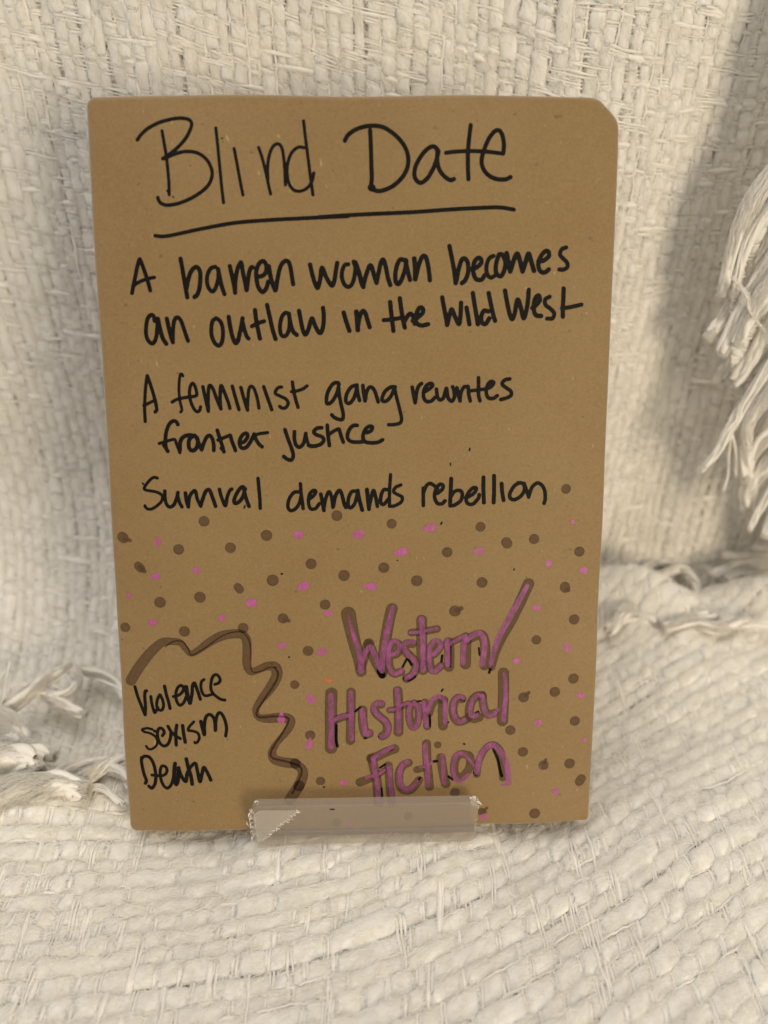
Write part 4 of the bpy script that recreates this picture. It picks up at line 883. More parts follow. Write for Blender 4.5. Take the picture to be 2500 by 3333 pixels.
def weave(surf, flip, s0, s1, t0, t1, pitch, pin, keepfn, seed, ds=.6, dt=.7, m=12, A=4.3, B=2.0, thin=(.28, .50), slubby=.3, fuzz=1.3, gap=(-.5, .1, 1.3), flips=.14):
    """thick slub yarns along s crossed by bundles of thin yarns along t"""
    g = np.random.default_rng(seed)
    sign = -1 if flip else 1
    rows = []
    t = t0
    while t < t1:
        k = g.uniform(.80, 1.25)
        rows.append((t + pitch * k * .5, k)); t += pitch * k + g.choice(gap, p=[.35, .4, .25])
    T0 = np.array([r[0] for r in rows]); K = np.array([r[1] for r in rows])
    nr = len(rows)
    s = np.arange(s0, s1, ds); ns = len(s)
    SJ = []
    q = s0
    while q < s1:
        SJ.append(q); q += pin * g.choice([.75, .9, 1.0, 1.1, 1.35], p=[.15, .25, .3, .2, .1])
    SJ = np.array(SJ); nj = len(SJ)
    wand = lattice(nj, T0, 14, seed + 1) * .9 + lattice(nj, T0, 40, seed + 2) * 1.2    # (nj, nr)
    S = (SJ[:, None] + wand).T                                                          # (nr, nj)
    over = ((np.arange(nr)[:, None] + np.arange(nj)[None]) % 2 == 0)
    over ^= g.random((nr, nj)) < flips
    pinch = np.zeros((nr, ns)); wid = .25 * pin
    for j in range(nj):
        pinch = np.maximum(pinch, np.where(over[:, j:j + 1], np.exp(-((s[None] - S[:, j:j + 1]) / wid) ** 2), 0))
    slub = lattice(nr, s, 9, seed + 3) * .6 + lattice(nr, s, 26, seed + 4) * .6
    a = A * K[:, None] * (1 + .24 * slub) * (1 - .18 * pinch)
    b = B * (.75 + .25 * K[:, None]) * (1 + .30 * slub) * (1 - .32 * pinch)
    tc = T0[:, None] + lattice(nr, s, 20, seed + 5) * .7 + lattice(nr, s, 6, seed + 6) * .25
    hc = .45 * lattice(nr, s, 12, seed + 7) + .35 * lattice(nr, s, 5, seed + 9) - .25 * pinch
    th = np.arange(m) / m * 2 * math.pi
    tw = lattice(nr, s, 30, seed + 8) * 2.0 + s[None] * .16
    lump = np.stack([lattice(nr, s, 2.4, seed + 20 + i) for i in range(m)], -1)
    lump = .5 * lump + .25 * np.roll(lump, 1, -1) + .25 * np.roll(lump, -1, -1)
    rad = 1 + .085 * np.sin(3 * th[None, None] + tw[..., None] * 3) + .05 * np.sin(7 * th[None, None] - tw[..., None] * 5) + .17 * lump
    tt = tc[..., None] + a[..., None] * rad * np.cos(th)
    hh = hc[..., None] + b[..., None] * rad * np.sin(th)
    ss = np.broadcast_to(s[None, :, None], tt.shape) + .35 * np.roll(lump, 3, -1)
    keep = keepfn(np.broadcast_to(s[None], tc.shape), tc)
    P, n = frame(surf, ss, tt)
    V = (P + sign * n * hh[..., None]).reshape(-1, 3)
    U = np.stack([np.broadcast_to(s[None, :, None], tt.shape) + np.arange(nr)[:, None, None] * 37.3,
                  np.broadcast_to((th / 6.2832 * 12)[None, None], tt.shape)], -1).reshape(-1, 2)
    # mirror the ring so the seam does not show
    U[:, 1] = np.abs(U[:, 1] - 6)
    F = quads_from_grid(nr, ns, m, keep)
    parts = [compact(V, F, U)]
    # thin yarns
    tline = np.arange(t0, t1, dt); nt = len(tline); m2 = 6
    th2 = np.arange(m2) / m2 * 2 * math.pi
    cs, hs, uo, rd = [], [], [], []
    bx = np.array([[np.interp(S[r, j], s, b[r]) for j in range(nj)] for r in range(nr)])
    hx = np.array([[np.interp(S[r, j], s, hc[r]) for j in range(nj)] for r in range(nr)])
    for j in range(nj):
        H = np.where(over[:, j], hx[:, j] + bx[:, j] + .06, hx[:, j] - bx[:, j] * .75)
        i = np.clip(np.searchsorted(T0, tline) - 1, 0, nr - 2)
        f = np.clip((tline - T0[i]) / (T0[i + 1] - T0[i]), 0, 1); f = .5 - .5 * np.cos(math.pi * f)
        h = H[i] * (1 - f) + H[i + 1] * f
        sc = np.interp(tline, T0, S[:, j])
        nk = g.choice([1, 2, 3], p=[.12, .55, .33])
        for k in range(nk):
            off = (k - (nk - 1) / 2) * g.uniform(.85, 1.15)
            sd = int(g.integers(1 << 30))
            cs.append(sc + off + lattice(1, tline, 5, sd)[0] * .30)
            hs.append(h + lattice(1, tline, 4, sd + 1)[0] * .18)
            sl = lattice(1, tline, 6, sd + 2)[0] + .5 * lattice(1, tline, 17, sd + 3)[0]
            rd.append(g.uniform(*thin) * (1 + .25 * sl + slubby * 3.0 * np.clip(sl - .45, 0, 1)))
    cs, hs, rd = np.array(cs), np.array(hs), np.array(rd)
    n2 = len(cs)
    ss = cs[..., None] + rd[..., None] * np.cos(th2)
    hh = hs[..., None] + rd[..., None] * np.sin(th2)
    tt = np.broadcast_to(tline[None, :, None], ss.shape)
    keep = keepfn(cs, np.broadcast_to(tline[None], cs.shape))
    P, n = frame(surf, ss, tt)
    V = (P + sign * n * hh[..., None]).reshape(-1, 3)
    U = np.stack([tt + np.arange(n2)[:, None, None] * 11.7, np.broadcast_to((th2 * 1.1)[None, None], tt.shape)], -1).reshape(-1, 2)
    F = quads_from_grid(n2, nt, m2, keep)[:, ::-1]
    parts.append(compact(V, F, U))
    # thin wispy yarns that run beside the thick ones
    pick = np.nonzero(g.random(nr - 1) < .75)[0]; n3 = len(pick)
    c3 = .5 * (tc[pick] + a[pick] * .9 + tc[pick + 1] - a[pick + 1] * .9) + lattice(n3, s, 8, seed + 40) * .5
    h3 = b[pick] * (.0 + .7 * lattice(n3, s, 5, seed + 41))
    r3 = (.22 + .30 * g.random(n3))[:, None] * (1 + .35 * lattice(n3, s, 7, seed + 42))
    tt = c3[..., None] + r3[..., None] * np.cos(th2); hh = h3[..., None] + r3[..., None] * np.sin(th2)
    ss = np.broadcast_to(s[None, :, None], tt.shape)
    P, n = frame(surf, ss, tt)
    V = (P + sign * n * hh[..., None]).reshape(-1, 3)
    U = np.stack([ss + np.arange(n3)[:, None, None] * 11.7, np.broadcast_to((th2 * 1.1)[None, None], tt.shape)], -1).reshape(-1, 2)
    parts.append(compact(V, quads_from_grid(n3, ns, m2, keepfn(np.broadcast_to(s[None], c3.shape), c3)), U))
    # fuzz: fine loose fibres lying on the slubs
    nf = int(nr * ns * ds * fuzz)
    r = g.integers(0, nr, nf); si = g.integers(0, ns, nf)
    ok = keepfn(s[si], T0[r]); r, si = r[ok], si[ok]; nf = len(r)
    L = g.uniform(2.0, 6.5, nf); ang = g.normal(0, .8, nf); ph = g.uniform(.05, math.pi - .05, nf)
    np_ = 6
    u = np.linspace(-.5, .5, np_)[None]
    lat0 = tc[r, si] + a[r, si] * np.cos(ph)
    curl = g.normal(0, .9, nf)[:, None] * (u * u - .08) * 2
    sA = s[si][:, None] + u * L[:, None] * np.cos(ang)[:, None] - curl * np.sin(ang)[:, None]
    tA = lat0[:, None] + u * L[:, None] * np.sin(ang)[:, None] + curl * np.cos(ang)[:, None]
    # follow the top of whichever slub lies underneath
    rr = np.clip(np.round(np.interp(tA, T0, np.arange(nr))).astype(int), 0, nr - 1)
    sj2 = np.clip(((sA - s0) / ds).astype(int), 0, ns - 1)
    x = np.clip((tA - tc[rr, sj2]) / a[rr, sj2], -.95, .95)
    lift = g.exponential(.24, nf)[:, None] * (1 + 1.5 * np.abs(u * 2) ** 2 * g.random(nf)[:, None])
    hA = hc[rr, sj2] + b[rr, sj2] * np.sqrt(1 - x * x) + lift - .03
    P, n = frame(surf, sA, tA)
    fib = (P + sign * n * hA[..., None])
    return parts, fib

def hair_obj(name, curves, radius, mat, parent):
    hc = bpy.data.hair_curves.new(name)
    n, k = curves.shape[:2]
    hc.add_curves([k] * n)
    hc.position_data.foreach_set('vector', (curves.reshape(-1, 3) * MM).ravel().astype(np.float32))
    at = hc.attributes.get('radius') or hc.attributes.new('radius', 'FLOAT', 'POINT')
    g = np.random.default_rng(n)
    rad = radius * g.uniform(.6, 1.4, n)[:, None] * np.array([.5, .9, 1, 1, .9, .5])[None, :k]
    at.data.foreach_set('value', (rad.ravel() * MM).astype(np.float32))
    hc.materials.append(mat)
    o = bpy.data.objects.new(name, hc); col.objects.link(o)
    o.parent = parent
    return o

def merge(parts):
    V, F, U, K = [], [], [], []; o = 0
    for q, (v, f, u) in enumerate(parts):
        V.append(v); F.append(f + o); U.append(u); o += len(v); K.append(np.full(len(f), min(q, 1), np.int32))
    return np.vstack(V), np.vstack(F), np.vstack(U), np.concatenate(K)

def cloth_obj(name, parts, parent=None):
    v, f, u, k = merge(parts)
    o = mesh_obj(name, v, f, M_COTTON, parent=parent, uv=u)
    o.data.materials.append(M_FRINGE)
    o.data.polygons.foreach_set('material_index', k)
    return o

# hanging piece behind the book
def keep_wall(s, t): return (s < 262)
pw, fibw = weave(wall_surf, True, -200, 240, -172, 196, 3.7, 2.9, keep_wall, 100, ds=.5, dt=.6, m=8, A=2.05, B=1.05, thin=(.24, .50), slubby=.5, fuzz=7.0, gap=(-.3, .1, .75))
backdrop = cloth_obj('throw_blanket', pw)
tag(backdrop, 'cream slub-woven throw draped upright like a curtain behind the book, fringe at its right side', 'blanket')

# piece lying under the stand
def keep_floor(s, t):
    y = t + bend(s)
    return (y < edge_y(s)) & (y > -112) & (np.abs(s) < 192)
pf, fibf = weave(floor_surf, False, -190, 192, -215, 150, 5.3, 3.8, keep_floor, 200, ds=.5, dt=.6, m=12, A=3.15, B=1.15, thin=(.28, .50), slubby=.3, fuzz=15.0, gap=(-.4, .1, 1.0))
spread = cloth_obj('throw_blanket', pf)
tag(spread, 'white chunky slub-woven throw lying flat under the clear book stand', 'blanket')

hair_obj('loose_fibres', fibw, .048, M_FIBRE, backdrop)
hair_obj('loose_fibres', fibf, .046, M_FIBRE, spread)

# fringed edge at the right of the hanging piece
def keep_flap(s, t): return np.ones(np.broadcast(s, t).shape, bool)
pe, fibe = weave(flap_surf, True, 20, 275, 0, 60, 3.7, 2.9, keep_flap, 300, ds=.6, dt=.7, m=8, A=2.05, B=1.05)
flap = cloth_obj('side_edge', pe, backdrop)

# plain cloth under both, seen only through the gaps of the weave
def sheet(surf, s0, s1, t0, t1, off, ns, nt):
    S, T = np.meshgrid(np.linspace(s0, s1, ns), np.linspace(t0, t1, nt), indexing='ij')
    P, n = frame(surf, S, T)
    V = (P + n * off).reshape(-1, 3)
    i = np.arange(ns * nt).reshape(ns, nt)
    return V, np.stack([i[:-1, :-1], i[1:, :-1], i[1:, 1:], i[:-1, 1:]], -1).reshape(-1, 4)
b = N('cushion_cloth')
co = b.n('TexCoord').outputs['Object']
p = b.bsdf(Base_Color=b.mix(b.noise(co, 300, 3), (.66, .60, .52, 1), (.74, .68, .60, 1)), Roughness=.95)
M_CLOTH = b.done(p.outputs[0])
v1, f1 = sheet(wall_surf, -195, 250, -190, 215, 1.6, 90, 90)
def under(s, t):
    P = floor_surf(s, t - bend(s))
    return P
v2, f2 = sheet(under, -230, 230, -150, 170, -2.2, 120, 100)
k2 = v2[:, 1] < edge_y(v2[:, 0]) - 4
v2[~k2, 2] = -11.0
tag(mesh_obj('backdrop', v1, f1, M_CLOTH), kind='structure')
tag(mesh_obj('ground', v2, f2, M_CLOTH), kind='structure')

# ------------------------------------------------------------------ tassels
def tassel(pts, R, n, parent, seed, name='tassel'):
    g = np.random.default_rng(seed)
    C = spline(np.array(pts), 1.0)
    L = np.concatenate([[0], np.cumsum(np.linalg.norm(np.diff(C, axis=0), axis=1))])
    ns = max(8, int(L[-1] / 1.2)); x = np.linspace(0, L[-1], ns)
    C = np.stack([np.interp(x, L, C[:, i]) for i in range(3)], -1)
    T = np.gradient(C, axis=0); T /= np.linalg.norm(T, axis=1, keepdims=True)
    ref = np.array([0, -1., .2]); A = np.cross(T, ref); A /= np.linalg.norm(A, axis=1, keepdims=True) + 1e-9
    Bv = np.cross(A, T)
    u = x / L[-1]
    rr = R * np.sqrt(g.random(n)); ph = g.uniform(0, 6.28, n)
    fluffy = R >= 2.0
    if fluffy:
        n = max(8, n // 2); rr = rr[:n] * .8; ph = ph[:n]
    sr = np.clip(R / math.sqrt(n) * g.uniform(.8, 1.5, n), .14, 2.6)
    if n <= 3: sr = np.full(n, .32); rr = rr * .6
    m = 6; th = np.arange(m) / m * 2 * math.pi
    wob = .22 * R
    tw = ph[:, None] + u[None] * 1.6 + lattice(n, x, 14, seed + 1) * .7
    env = .72 + .28 * np.sin(u * math.pi * 1.3 + .3)[None] + .25 * lattice(n, x, 11, seed + 2) + .30 * (u ** 3)[None]
    ca = rr[:, None] * np.cos(tw) * env + lattice(n, x, 6, seed + 3) * wob
    cb = rr[:, None] * np.sin(tw) * env * .8 + lattice(n, x, 6, seed + 4) * wob
    endcut = 1 - g.uniform(0, .10, n)[:, None]
    tip = np.clip((endcut - u[None]) * L[-1] / (sr[:, None] * 2.2), 0, 1) ** .5
    root = np.clip(u[None] * L[-1] / (sr[:, None] * 2.2) + .02, 0, 1) ** .5
    rad = sr[:, None] * (1 + .3 * lattice(n, x, 5, seed + 5)) * np.clip(tip * root, .04, 1)
    ctr = C[None] + ca[..., None] * A[None] + cb[..., None] * Bv[None]
    V = ctr[:, :, None] + rad[..., None, None] * (np.cos(th)[None, None, :, None] * A[None, :, None] + np.sin(th)[None, None, :, None] * Bv[None, :, None])
    keep = u[None] <= endcut
    F = quads_from_grid(n, ns, m, keep)
    U = np.stack([np.broadcast_to(x[None, :, None], (n, ns, m)) + np.arange(n)[:, None, None] * 9.1,
                  np.broadcast_to((th * .9)[None, None], (n, ns, m))], -1).reshape(-1, 2)
    v, f, uu = compact(V.reshape(-1, 3), F, U)
    nf = int(R * L[-1] * (20.0 if fluffy else 6.0)); k = 6
    if nf:
        c0 = g.uniform(0, 1, nf); ln = g.uniform(3, 9, nf) / L[-1]
        uf_ = np.clip(c0[:, None] + ln[:, None] * np.linspace(-.5, .5, k)[None], 0, 1.03)
        pr = R * g.uniform(.7, 1.25, nf)[:, None] * (.72 + .28 * np.sin(uf_ * math.pi * 1.3 + .3)) + .3 * lattice(nf, uf_ * 30, 4, seed + 7)
        pa = g.uniform(0, 6.28, nf)[:, None] + uf_ * 1.6 + .5 * lattice(nf, uf_ * 40, 6, seed + 8)
        cc = np.stack([np.interp(uf_, u, C[:, i]) for i in range(3)], -1)
        aa = np.stack([np.interp(uf_, u, A[:, i]) for i in range(3)], -1); bb = np.stack([np.interp(uf_, u, Bv[:, i]) for i in range(3)], -1)
        fc = cc + (pr * np.cos(pa))[..., None] * aa + (pr * np.sin(pa) * .85)[..., None] * bb
        t3 = np.arange(3) * 2.0944; w = g.uniform(.03, .07, nf)
        fv = fc[:, :, None] + w[:, None, None, None] * (np.cos(t3)[None, None, :, None] * aa[:, :, None] + np.sin(t3)[None, None, :, None] * bb[:, :, None])
        f3 = quads_from_grid(nf, k, 3, np.ones((nf, k), bool))
        f = np.vstack([f, f3 + len(v)]); uu = np.vstack([uu, np.zeros((nf * k * 3, 2))]); v = np.vstack([v, fv.reshape(-1, 3)])
    return mesh_obj(name, v, f, M_FRINGE, parent=parent, uv=uu)

for k, (mode, R, n, pts) in enumerate(TASSELS):
    P = [(x, min(y, 139) - (3 if mode == 'lie' else 0), z) for x, y, z in pts]
    tassel(P, R, n, backdrop if mode == 'hang' else spread, 900 + k * 13)

# ------------------------------------------------------------------ the wrapped book
book = empty('wrapped_book', (0, 0, BASE * MM))
book.rotation_euler = (math.pi / 2 - LEAN, 0, 0)
tag(book, 'upright book wrapped in brown kraft paper with black handwriting, dots and pink marker', 'book')
W2, HB, TH = 70.7, 209.4, 17.0

def face_z(x, y):
    """slight waviness of the wrapping paper"""
    return (.16 * waves(x, y, 31, 7, .02, .07) + .05 * waves(x, y, 32, 6, .1, .2)
            - 1.3 * np.clip((np.abs(x) - 46) / 24, 0, 1) ** 2 - 1.2 * np.clip((y - 172) / 36, 0, 1) ** 2)

def outline():
    pts = []
    def arc(cx, cy, r, a0, a1, n):
        for a in np.linspace(a0, a1, n): pts.append((cx + r * math.cos(math.radians(a)), cy + r * math.sin(math.radians(a))))
    def seg(x0, y0, x1, y1, n):
        for t in np.linspace(0, 1, n + 2)[1:-1]: pts.append((x0 + (x1 - x0) * t, y0 + (y1 - y0) * t))
    arc(-W2 + 2, 2, 2, 180, 270, 10); seg(-W2 + 2, 0, W2 - 1, 0, 120)
    arc(W2 - 1, 1, 1, 270, 360, 8); seg(W2, 1, W2, HB - 8.5, 180)
    # crumpled corner: nearly straight cut between two soft turns
    arc(W2 - 6.5, HB - 8.5, 6.5, 0, 42, 9); arc(W2 - 7.6, HB - 5.2, 5.2, 52, 90, 7)
    seg(W2 - 7.6, HB, -W2 + 2.5, HB, 120); arc(-W2 + 2.5, HB - 2.5, 2.5, 90, 180, 10)
    seg(-W2, HB - 2.5, -W2, 2, 180)
    P = np.array(pts)
    return P

OUT = outline(); no = len(OUT)
def inset(P, d):
    t = np.roll(P, -1, 0) - np.roll(P, 1, 0)
    n = np.stack([-t[:, 1], t[:, 0]], -1); n /= np.linalg.norm(n, axis=1, keepdims=True)
    return P + n * d
def warp(P):
    """uneven folds: the wrapped edges are not quite straight"""
    x, y = P[:, 0], P[:, 1]
    side = np.clip((np.abs(x) - 60) / 10, 0, 1)
    wob = lattice(2, y, 24, 41) * .40 + lattice(2, y, 60, 43) * .55
    tb = np.clip((np.abs(y - HB / 2) - 97) / 7, 0, 1)
    return np.stack([x + np.where(x < 0, wob[0] * .6 - .1, wob[1] * .4 + 1.2 * y / HB) * side, y + lattice(1, x, 30, 44)[0] * .30 * tb - np.clip(1 - y / 12, 0, 1) * np.interp(x, [-70, 10, 70], [1.7, 1.5, .7])], -1)
I0 = inset(OUT, 1.5)
ys = np.unique(np.concatenate([np.linspace(1.5, HB - 1.5, 190), np.linspace(HB - 9, HB - 1.5, 24), np.linspace(1.5, 4, 8)]))
half = len(I0)
yo, xo = I0[:, 1], I0[:, 0]
L_, R_ = xo < 0, xo > 0
oL, oR = np.argsort(yo[L_]), np.argsort(yo[R_])
def ext(yv, sel, fn):
    d = {}
    for xx, yy in zip(xo[sel], np.round(yo[sel], 2)): d[yy] = fn(d.get(yy, xx), xx)
    k = np.array(sorted(d)); return np.interp(yv, k, np.array([d[q] for q in k]))
xl, xr = ext(ys, L_, min), ext(ys, R_, max)
nu = 130
U = np.linspace(0, 1, nu)
GX = xl[:, None] * (1 - U) + xr[:, None] * U; GY = np.broadcast_to(ys[:, None], GX.shape)
G2 = warp(np.stack([GX.ravel(), GY.ravel()], -1))
VG = np.column_stack([G2, face_z(G2[:, 0], G2[:, 1])])
ig = np.arange(len(VG)).reshape(len(ys), nu)
FG = np.stack([ig[:-1, :-1], ig[:-1, 1:], ig[1:, 1:], ig[1:, :-1]], -1).reshape(-1, 4)
rings = []
for a in np.linspace(0, 90, 8):
    d = 1.5 * (1 - math.sin(math.radians(a))) + (.12 if a == 0 else 0); dz = -1.5 * (1 - math.cos(math.radians(a))) - (.012 if a == 0 else 0)
    P = warp(inset(OUT, d))
    rings.append(np.column_stack([P, face_z(P[:, 0], P[:, 1]) + dz]))
OW = warp(OUT)
for z in np.linspace(-5, -TH + 1.5, 6):
    rings.append(np.column_stack([OW, np.full(no, z)]))
for a in np.linspace(0, 90, 5)[1:]:
    P = warp(inset(OUT, 1.5 * (1 - math.cos(math.radians(a)))))
    rings.append(np.column_stack([P, np.full(no, -TH + 1.5 - 1.5 * math.sin(math.radians(a)))]))
V = np.vstack([VG] + rings + [[[0, HB / 2, -TH]]])
o0 = len(VG)
nr = len(rings); i = np.arange(no); j = (i + 1) % no
q = [FG]
for r in range(nr - 1):
    a0, a1 = o0 + r * no, o0 + (r + 1) * no
    q.append(np.stack([a0 + i, a1 + i, a1 + j, a0 + j], -1))
last = o0 + (nr - 1) * no
mesh_obj('paper_wrapping', V, [np.stack([np.full(no, len(V) - 1), last + j, last + i], -1), np.vstack(q)], M_KRAFT, parent=book)

# ink: each layer is one clean outline found by marching squares over the strokes' distance field
def ink_layer(strokes, h, soft=.0, jitter=.03, seed=0):
    SP = [spline(np.array(s), .12) for s in strokes]
    allp = np.vstack(SP); mr = allp[:, 2].max() + .6
    x0, y0 = allp[:, :2].min(0) - mr; x1, y1 = allp[:, :2].max(0) + mr
    nx, ny = int((x1 - x0) / h) + 2, int((y1 - y0) / h) + 2
    F = np.full((ny, nx), 9.0, np.float32); D = np.zeros((ny, nx), np.float32)
    xs = x0 + np.arange(nx) * h; ys = y0 + np.arange(ny) * h
    for st in SP:
        lo = st[:, :2].min(0) - st[:, 2].max() - .5; hi = st[:, :2].max(0) + st[:, 2].max() + .5
        a0, a1 = int((lo[0] - x0) / h), int((hi[0] - x0) / h) + 2
        b0, b1 = int((lo[1] - y0) / h), int((hi[1] - y0) / h) + 2
        a0 = max(a0, 0); b0 = max(b0, 0)
        loc = np.full((min(b1, ny) - b0, min(a1, nx) - a0), 9.0, np.float32)
        for px, py, r in st:
            w = r + .5
            c0 = max(int((px - w - x0) / h) - a0, 0); c1 = int((px + w - x0) / h) + 2 - a0
            d0 = max(int((py - w - y0) / h) - b0, 0); d1 = int((py + w - y0) / h) + 2 - b0
            sub = loc[d0:d1, c0:c1]
            gx = xs[a0 + c0:a0 + c0 + sub.shape[1]]; gy = ys[b0 + d0:b0 + d0 + sub.shape[0]]
            np.minimum(sub, np.hypot(gx[None] - px, gy[:, None] - py) - r, out=sub)
        tgt = F[b0:b0 + loc.shape[0], a0:a0 + loc.shape[1]]
        np.minimum(tgt, loc, out=tgt)
        rim = .30 * np.exp(-(np.abs(loc + .12) / .18) ** 2)
        D[b0:b0 + loc.shape[0], a0:a0 + loc.shape[1]] += np.where(loc < .05, 1 + rim, 0)
    X, Y = np.meshgrid(xs, ys)
    F = F + jitter * waves(X, Y, 70 + seed, 9, 1.5, 6)
    D = np.maximum(D, 1.0)
    ins = F < 0
    c = [ins[:-1, :-1], ins[:-1, 1:], ins[1:, 1:], ins[1:, :-1]]
    code = c[0] * 1 + c[1] * 2 + c[2] * 4 + c[3] * 8
    NN = ny * nx
    tris = []
    for k in range(1, 16):
        jj, ii = np.nonzero(code == k)
        if not len(jj): continue
        base = jj * nx + ii
        corner = [base, base + 1, base + nx + 1, base + nx]
        edge = [NN + base, 2 * NN + base + 1, NN + base + nx, 2 * NN + base]
        poly = []
        for e in range(4):
            a, b2 = bool(k >> e & 1), bool(k >> ((e + 1) % 4) & 1)
            if a: poly.append(corner[e])
            if a != b2: poly.append(edge[e])
        for e in range(1, len(poly) - 1): tris.append(np.stack([poly[0], poly[e], poly[e + 1]], -1))
    tris = np.vstack(tris)
    ids, inv = np.unique(tris, return_inverse=True)
    tris = inv.reshape(-1, 3)
    kind = ids // NN; b0 = ids % NN; jy, ix = b0 // nx, b0 % nx
    jy2 = np.minimum(jy + (kind == 2), ny - 1); ix2 = np.minimum(ix + (kind == 1), nx - 1)
    fa, fb = F[jy, ix], F[jy2, ix2]
    t = np.where(kind == 0, 0, fa / np.where(np.abs(fa - fb) < 1e-9, 1, fa - fb))
    x = xs[ix] + t * (xs[ix2] - xs[ix]); y = ys[jy] + t * (ys[jy2] - ys[jy])
    dens = np.maximum(D[jy, ix], D[jy2, ix2])
    depth = np.clip(-np.where(kind == 0, fa, 0) / max(soft, 1e-6), 0, 1) if soft else None
    return x, y, tris, dens, depth

def ink(name, key, mat, z, h=.14, soft=0, parent=book, jitter=.03, cap=2.3):
    x, y, t, d, dep = ink_layer(INK[key] if isinstance(key, str) else key, h, soft, jitter, len(name))
    V = np.stack([x, y, face_z(x, y) + z], -1)
    at = np.minimum(d, cap) if dep is None else dep
    return mesh_obj(name, V, t, mat, parent=parent, attrs={'ink_load': at})

ink('title_lettering', 'title', M_BLACK, .05)
ink('title_underline', 'underline', M_BLACK, .05)
for k in ('blurb_one', 'blurb_two', 'blurb_three'): ink('blurb_lettering', k, M_BLACK, .05)
ink('warning_lettering', 'warning', M_BLACK, .055, h=.11)
ink('wavy_border', 'border', M_WASH, .07)
ink('border_accent', 'border_second', M_WASH, .10)
ink('round_spots', 'ink_dots', M_WASH, .06, h=.11, cap=1.3)
pink = ink('paint_spots', 'pink_dots', M_PINKDOT, .08, h=.11, soft=.12, jitter=.12)
ink('orange_spot', 'orange_dot', M_ORANGE, .08, h=.11, soft=.12, jitter=.12)
for st in INK['specks']: ink('pulp_speck', [st], M_BLACK, .045, h=.07)
gen = ink('genre_lettering', 'genre_fill', M_PINK, .11, h=.13, soft=.35)
ink('letter_outline', 'genre_outline', M_WASH, .08, h=.13, parent=gen, cap=1.7)
ink('underdrawing', 'genre_black', M_BLACK, .06, h=.13, parent=gen)

# ------------------------------------------------------------------ the acrylic stand
stand = empty('book_stand', (1.4 * MM, 0, 2.3 * MM))
tag(stand, 'frosted clear acrylic book stand, its low front lip holding the wrapped book', 'stand')

def slab(name, profile, x0, x1, mat, parent, rc=1.8, bev=.35, flipz=False):
    """plate with rounded corners in the (x, up) plane: profile gives (y, z) of origin, up-vector, height, thickness vector"""
    (oy, oz), (uy, uz), hgt, (ty, tz) = profile
    pts = []
    for cx, cz, a0 in ((x0 + rc, rc, 180), (x1 - rc, rc, 270), (x1 - rc, hgt - rc, 0), (x0 + rc, hgt - rc, 90)):
        for a in np.linspace(a0, a0 + 90, 9):
            pts.append((cx + rc * math.cos(math.radians(a)), cz + rc * math.sin(math.radians(a))))
    P = np.array(pts); n = len(P); c = P.mean(0)
    tl = math.hypot(ty, tz)
    rings = []
    for d, f in ((bev, 0), (bev * .3, bev * .3 / tl), (0, bev / tl), (0, 1 - bev / tl), (bev * .3, 1 - bev * .3 / tl), (bev, 1)):
        Q = inset(P, d)
        rings.append(np.stack([Q[:, 0], oy + uy * Q[:, 1] + ty * f, oz + uz * Q[:, 1] + tz * f], -1))
    V = np.vstack(rings + [rings[0].mean(0)[None], rings[-1].mean(0)[None]])
    i = np.arange(n); j = (i + 1) % n
    q = np.vstack([np.stack([r * n + i, r * n + j, (r + 1) * n + j, (r + 1) * n + i], -1) for r in range(5)])
    t = np.vstack([np.stack([np.full(n, 6 * n), j, i], -1), np.stack([np.full(n, 6 * n + 1), 5 * n + i, 5 * n + j], -1)])
    o = mesh_obj(name, V, [t, q], mat, parent=parent, smooth=False)
    return o
LX0, LX1 = -33.6, 33.6
slab('front_lip', ((-.6, 0.), (0, 1), 16.9, (-3.2, 0)), LX0, LX1, M_ACRYL, stand, rc=2.4)
slab('ledge', ((-.55, 2.0), (1, 0), 30.0, (0, -2.0)), LX0, LX1, M_LEDGE_SHADE, stand, rc=.5)
sl, cl = math.sin(LEAN), math.cos(LEAN)
by = 17.6 / cl + .3
slab('back_plate', ((by + .36 * 3.4, 3.4), (sl, cl), 105.0, (3.0 * cl, -3.0 * sl)), LX0, LX1, M_ACRYL, stand, rc=3)
slab('rear_leg', ((by + 4.5 + 96 * sl, 92.0), (.16, -.987), 90.0, (2.8, .45)), -22, 22, M_ACRYL, stand, rc=3)

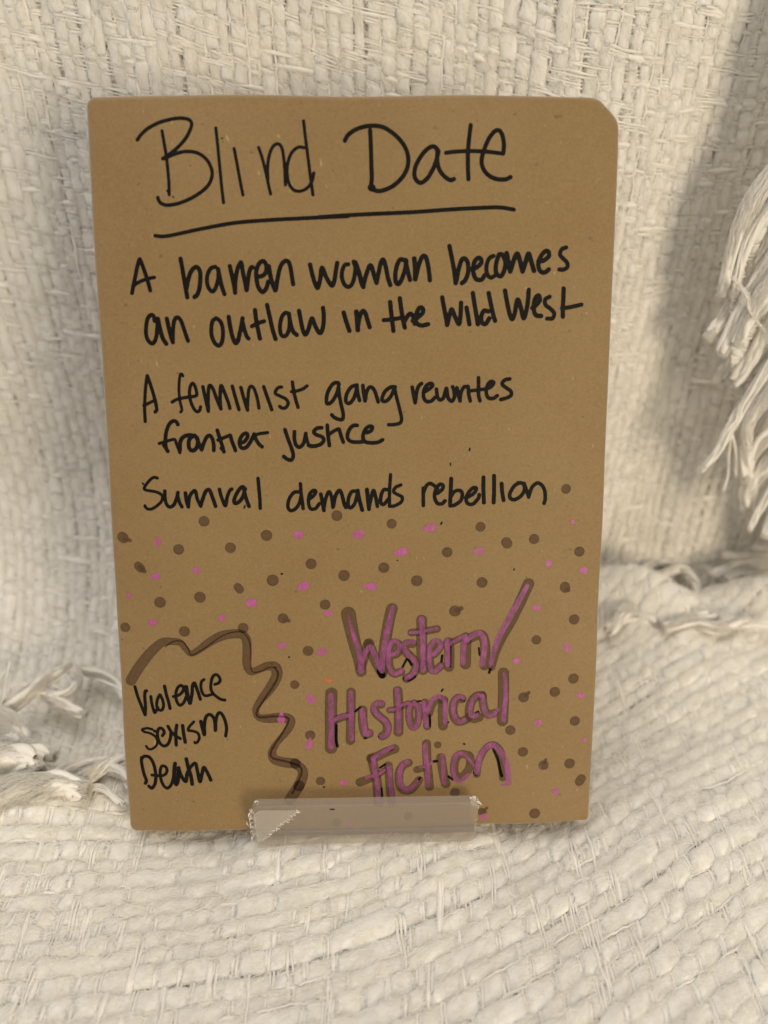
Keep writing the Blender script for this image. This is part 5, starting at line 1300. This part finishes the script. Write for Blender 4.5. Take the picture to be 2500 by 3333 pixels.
# torn protective film left on the lip
def shreds(name, spots, seed, parent):
    g = np.random.default_rng(seed); V, F = [], []; o = 0
    for (x, y, z, r, n, big) in spots:
        for _ in range(n):
            c = np.array([x, y, z]) + g.normal(0, 1, 3) * np.array([r, r * .35, r])
            d1 = g.normal(0, 1, 3); d1 /= np.linalg.norm(d1); d2 = np.cross(d1, g.normal(0, 1, 3)); d2 /= np.linalg.norm(d2)
            d3 = np.cross(d1, d2)
            a, b2, c3 = g.uniform(.3, 1.3) * big, g.uniform(.15, .45) * big, .04
            k = g.uniform(-.4, .4) * a
            q = [c - d1 * a, c + d2 * b2 + d3 * k, c + d1 * a, c - d2 * b2 + d3 * k]
            top = [p2 + d3 * c3 for p2 in q]
            V += q + top
            F += [(o, o + 3, o + 2, o + 1), (o + 4, o + 5, o + 6, o + 7)] + [(o + e, o + (e + 1) % 4, o + 4 + (e + 1) % 4, o + 4 + e) for e in range(4)]
            o += 8
    return mesh_obj(name, np.array(V), np.array(F), M_FILM, parent=parent, smooth=False)
sp = [(LX0 - .4, -2.2, z, .5, 8, .75) for z in np.linspace(1.8, 12.8, 10)]
sp += [(LX0 + 1.6, -1.4, 16.3, .5, 8, .6)]
sp += [(LX0 + 3.0 + 10.5 * f, -3.95, 3.2 + 11.5 * f, .38, 7, .45) for f in np.linspace(.0, 1, 12)]
sp += [(LX1 - 1.6 + 1.7 * f, -1.6, 16.9 - 3.4 * f, .5, 12, .65) for f in np.linspace(0, 1, 6)]
sp += [(LX1 - .2, -2.4, z, .2, 3, .4) for z in (2.0, 4.5, 8)]
shreds('torn_film', [q for q in sp if q[0] < 0], 5, stand)
shreds('torn_film', [q for q in sp if q[0] > 0], 6, stand)
# peeled triangle of film still stuck at the lip's left end
tri_v = np.array([[LX0 + .8, -3.86, 1.6], [LX0 + 2.2, -3.86, 2.6], [LX0 + 14.5, -3.86, 15.4], [LX0 + 2.4, -3.86, 15.6], [LX0 + .5, -3.86, 13.6]])
tv = np.vstack([tri_v, tri_v - np.array([0, .12, 0])])
tf3 = [np.array([(0, 2, 1), (0, 3, 2), (0, 4, 3), (5, 6, 7), (5, 7, 8), (5, 8, 9)])]
tf4 = np.array([(e, (e + 1) % 5, 5 + (e + 1) % 5, 5 + e) for e in range(5)])
mesh_obj('film_scrap', tv, tf3 + [tf4], M_HAZE, parent=stand, smooth=False)
nv = np.array([[-10.5, -3.95, 15.35], [-9.1, -3.95, 15.3], [-9.2, -3.95, 15.75], [-10.4, -3.95, 15.7]])
nv = np.vstack([nv, nv + np.array([0, .12, 0])])
mesh_obj('nick', nv, np.array([(0, 1, 2, 3), (7, 6, 5, 4), (0, 4, 5, 1), (1, 5, 6, 2), (2, 6, 7, 3), (3, 7, 4, 0)]), M_BLACK, parent=stand, smooth=False)
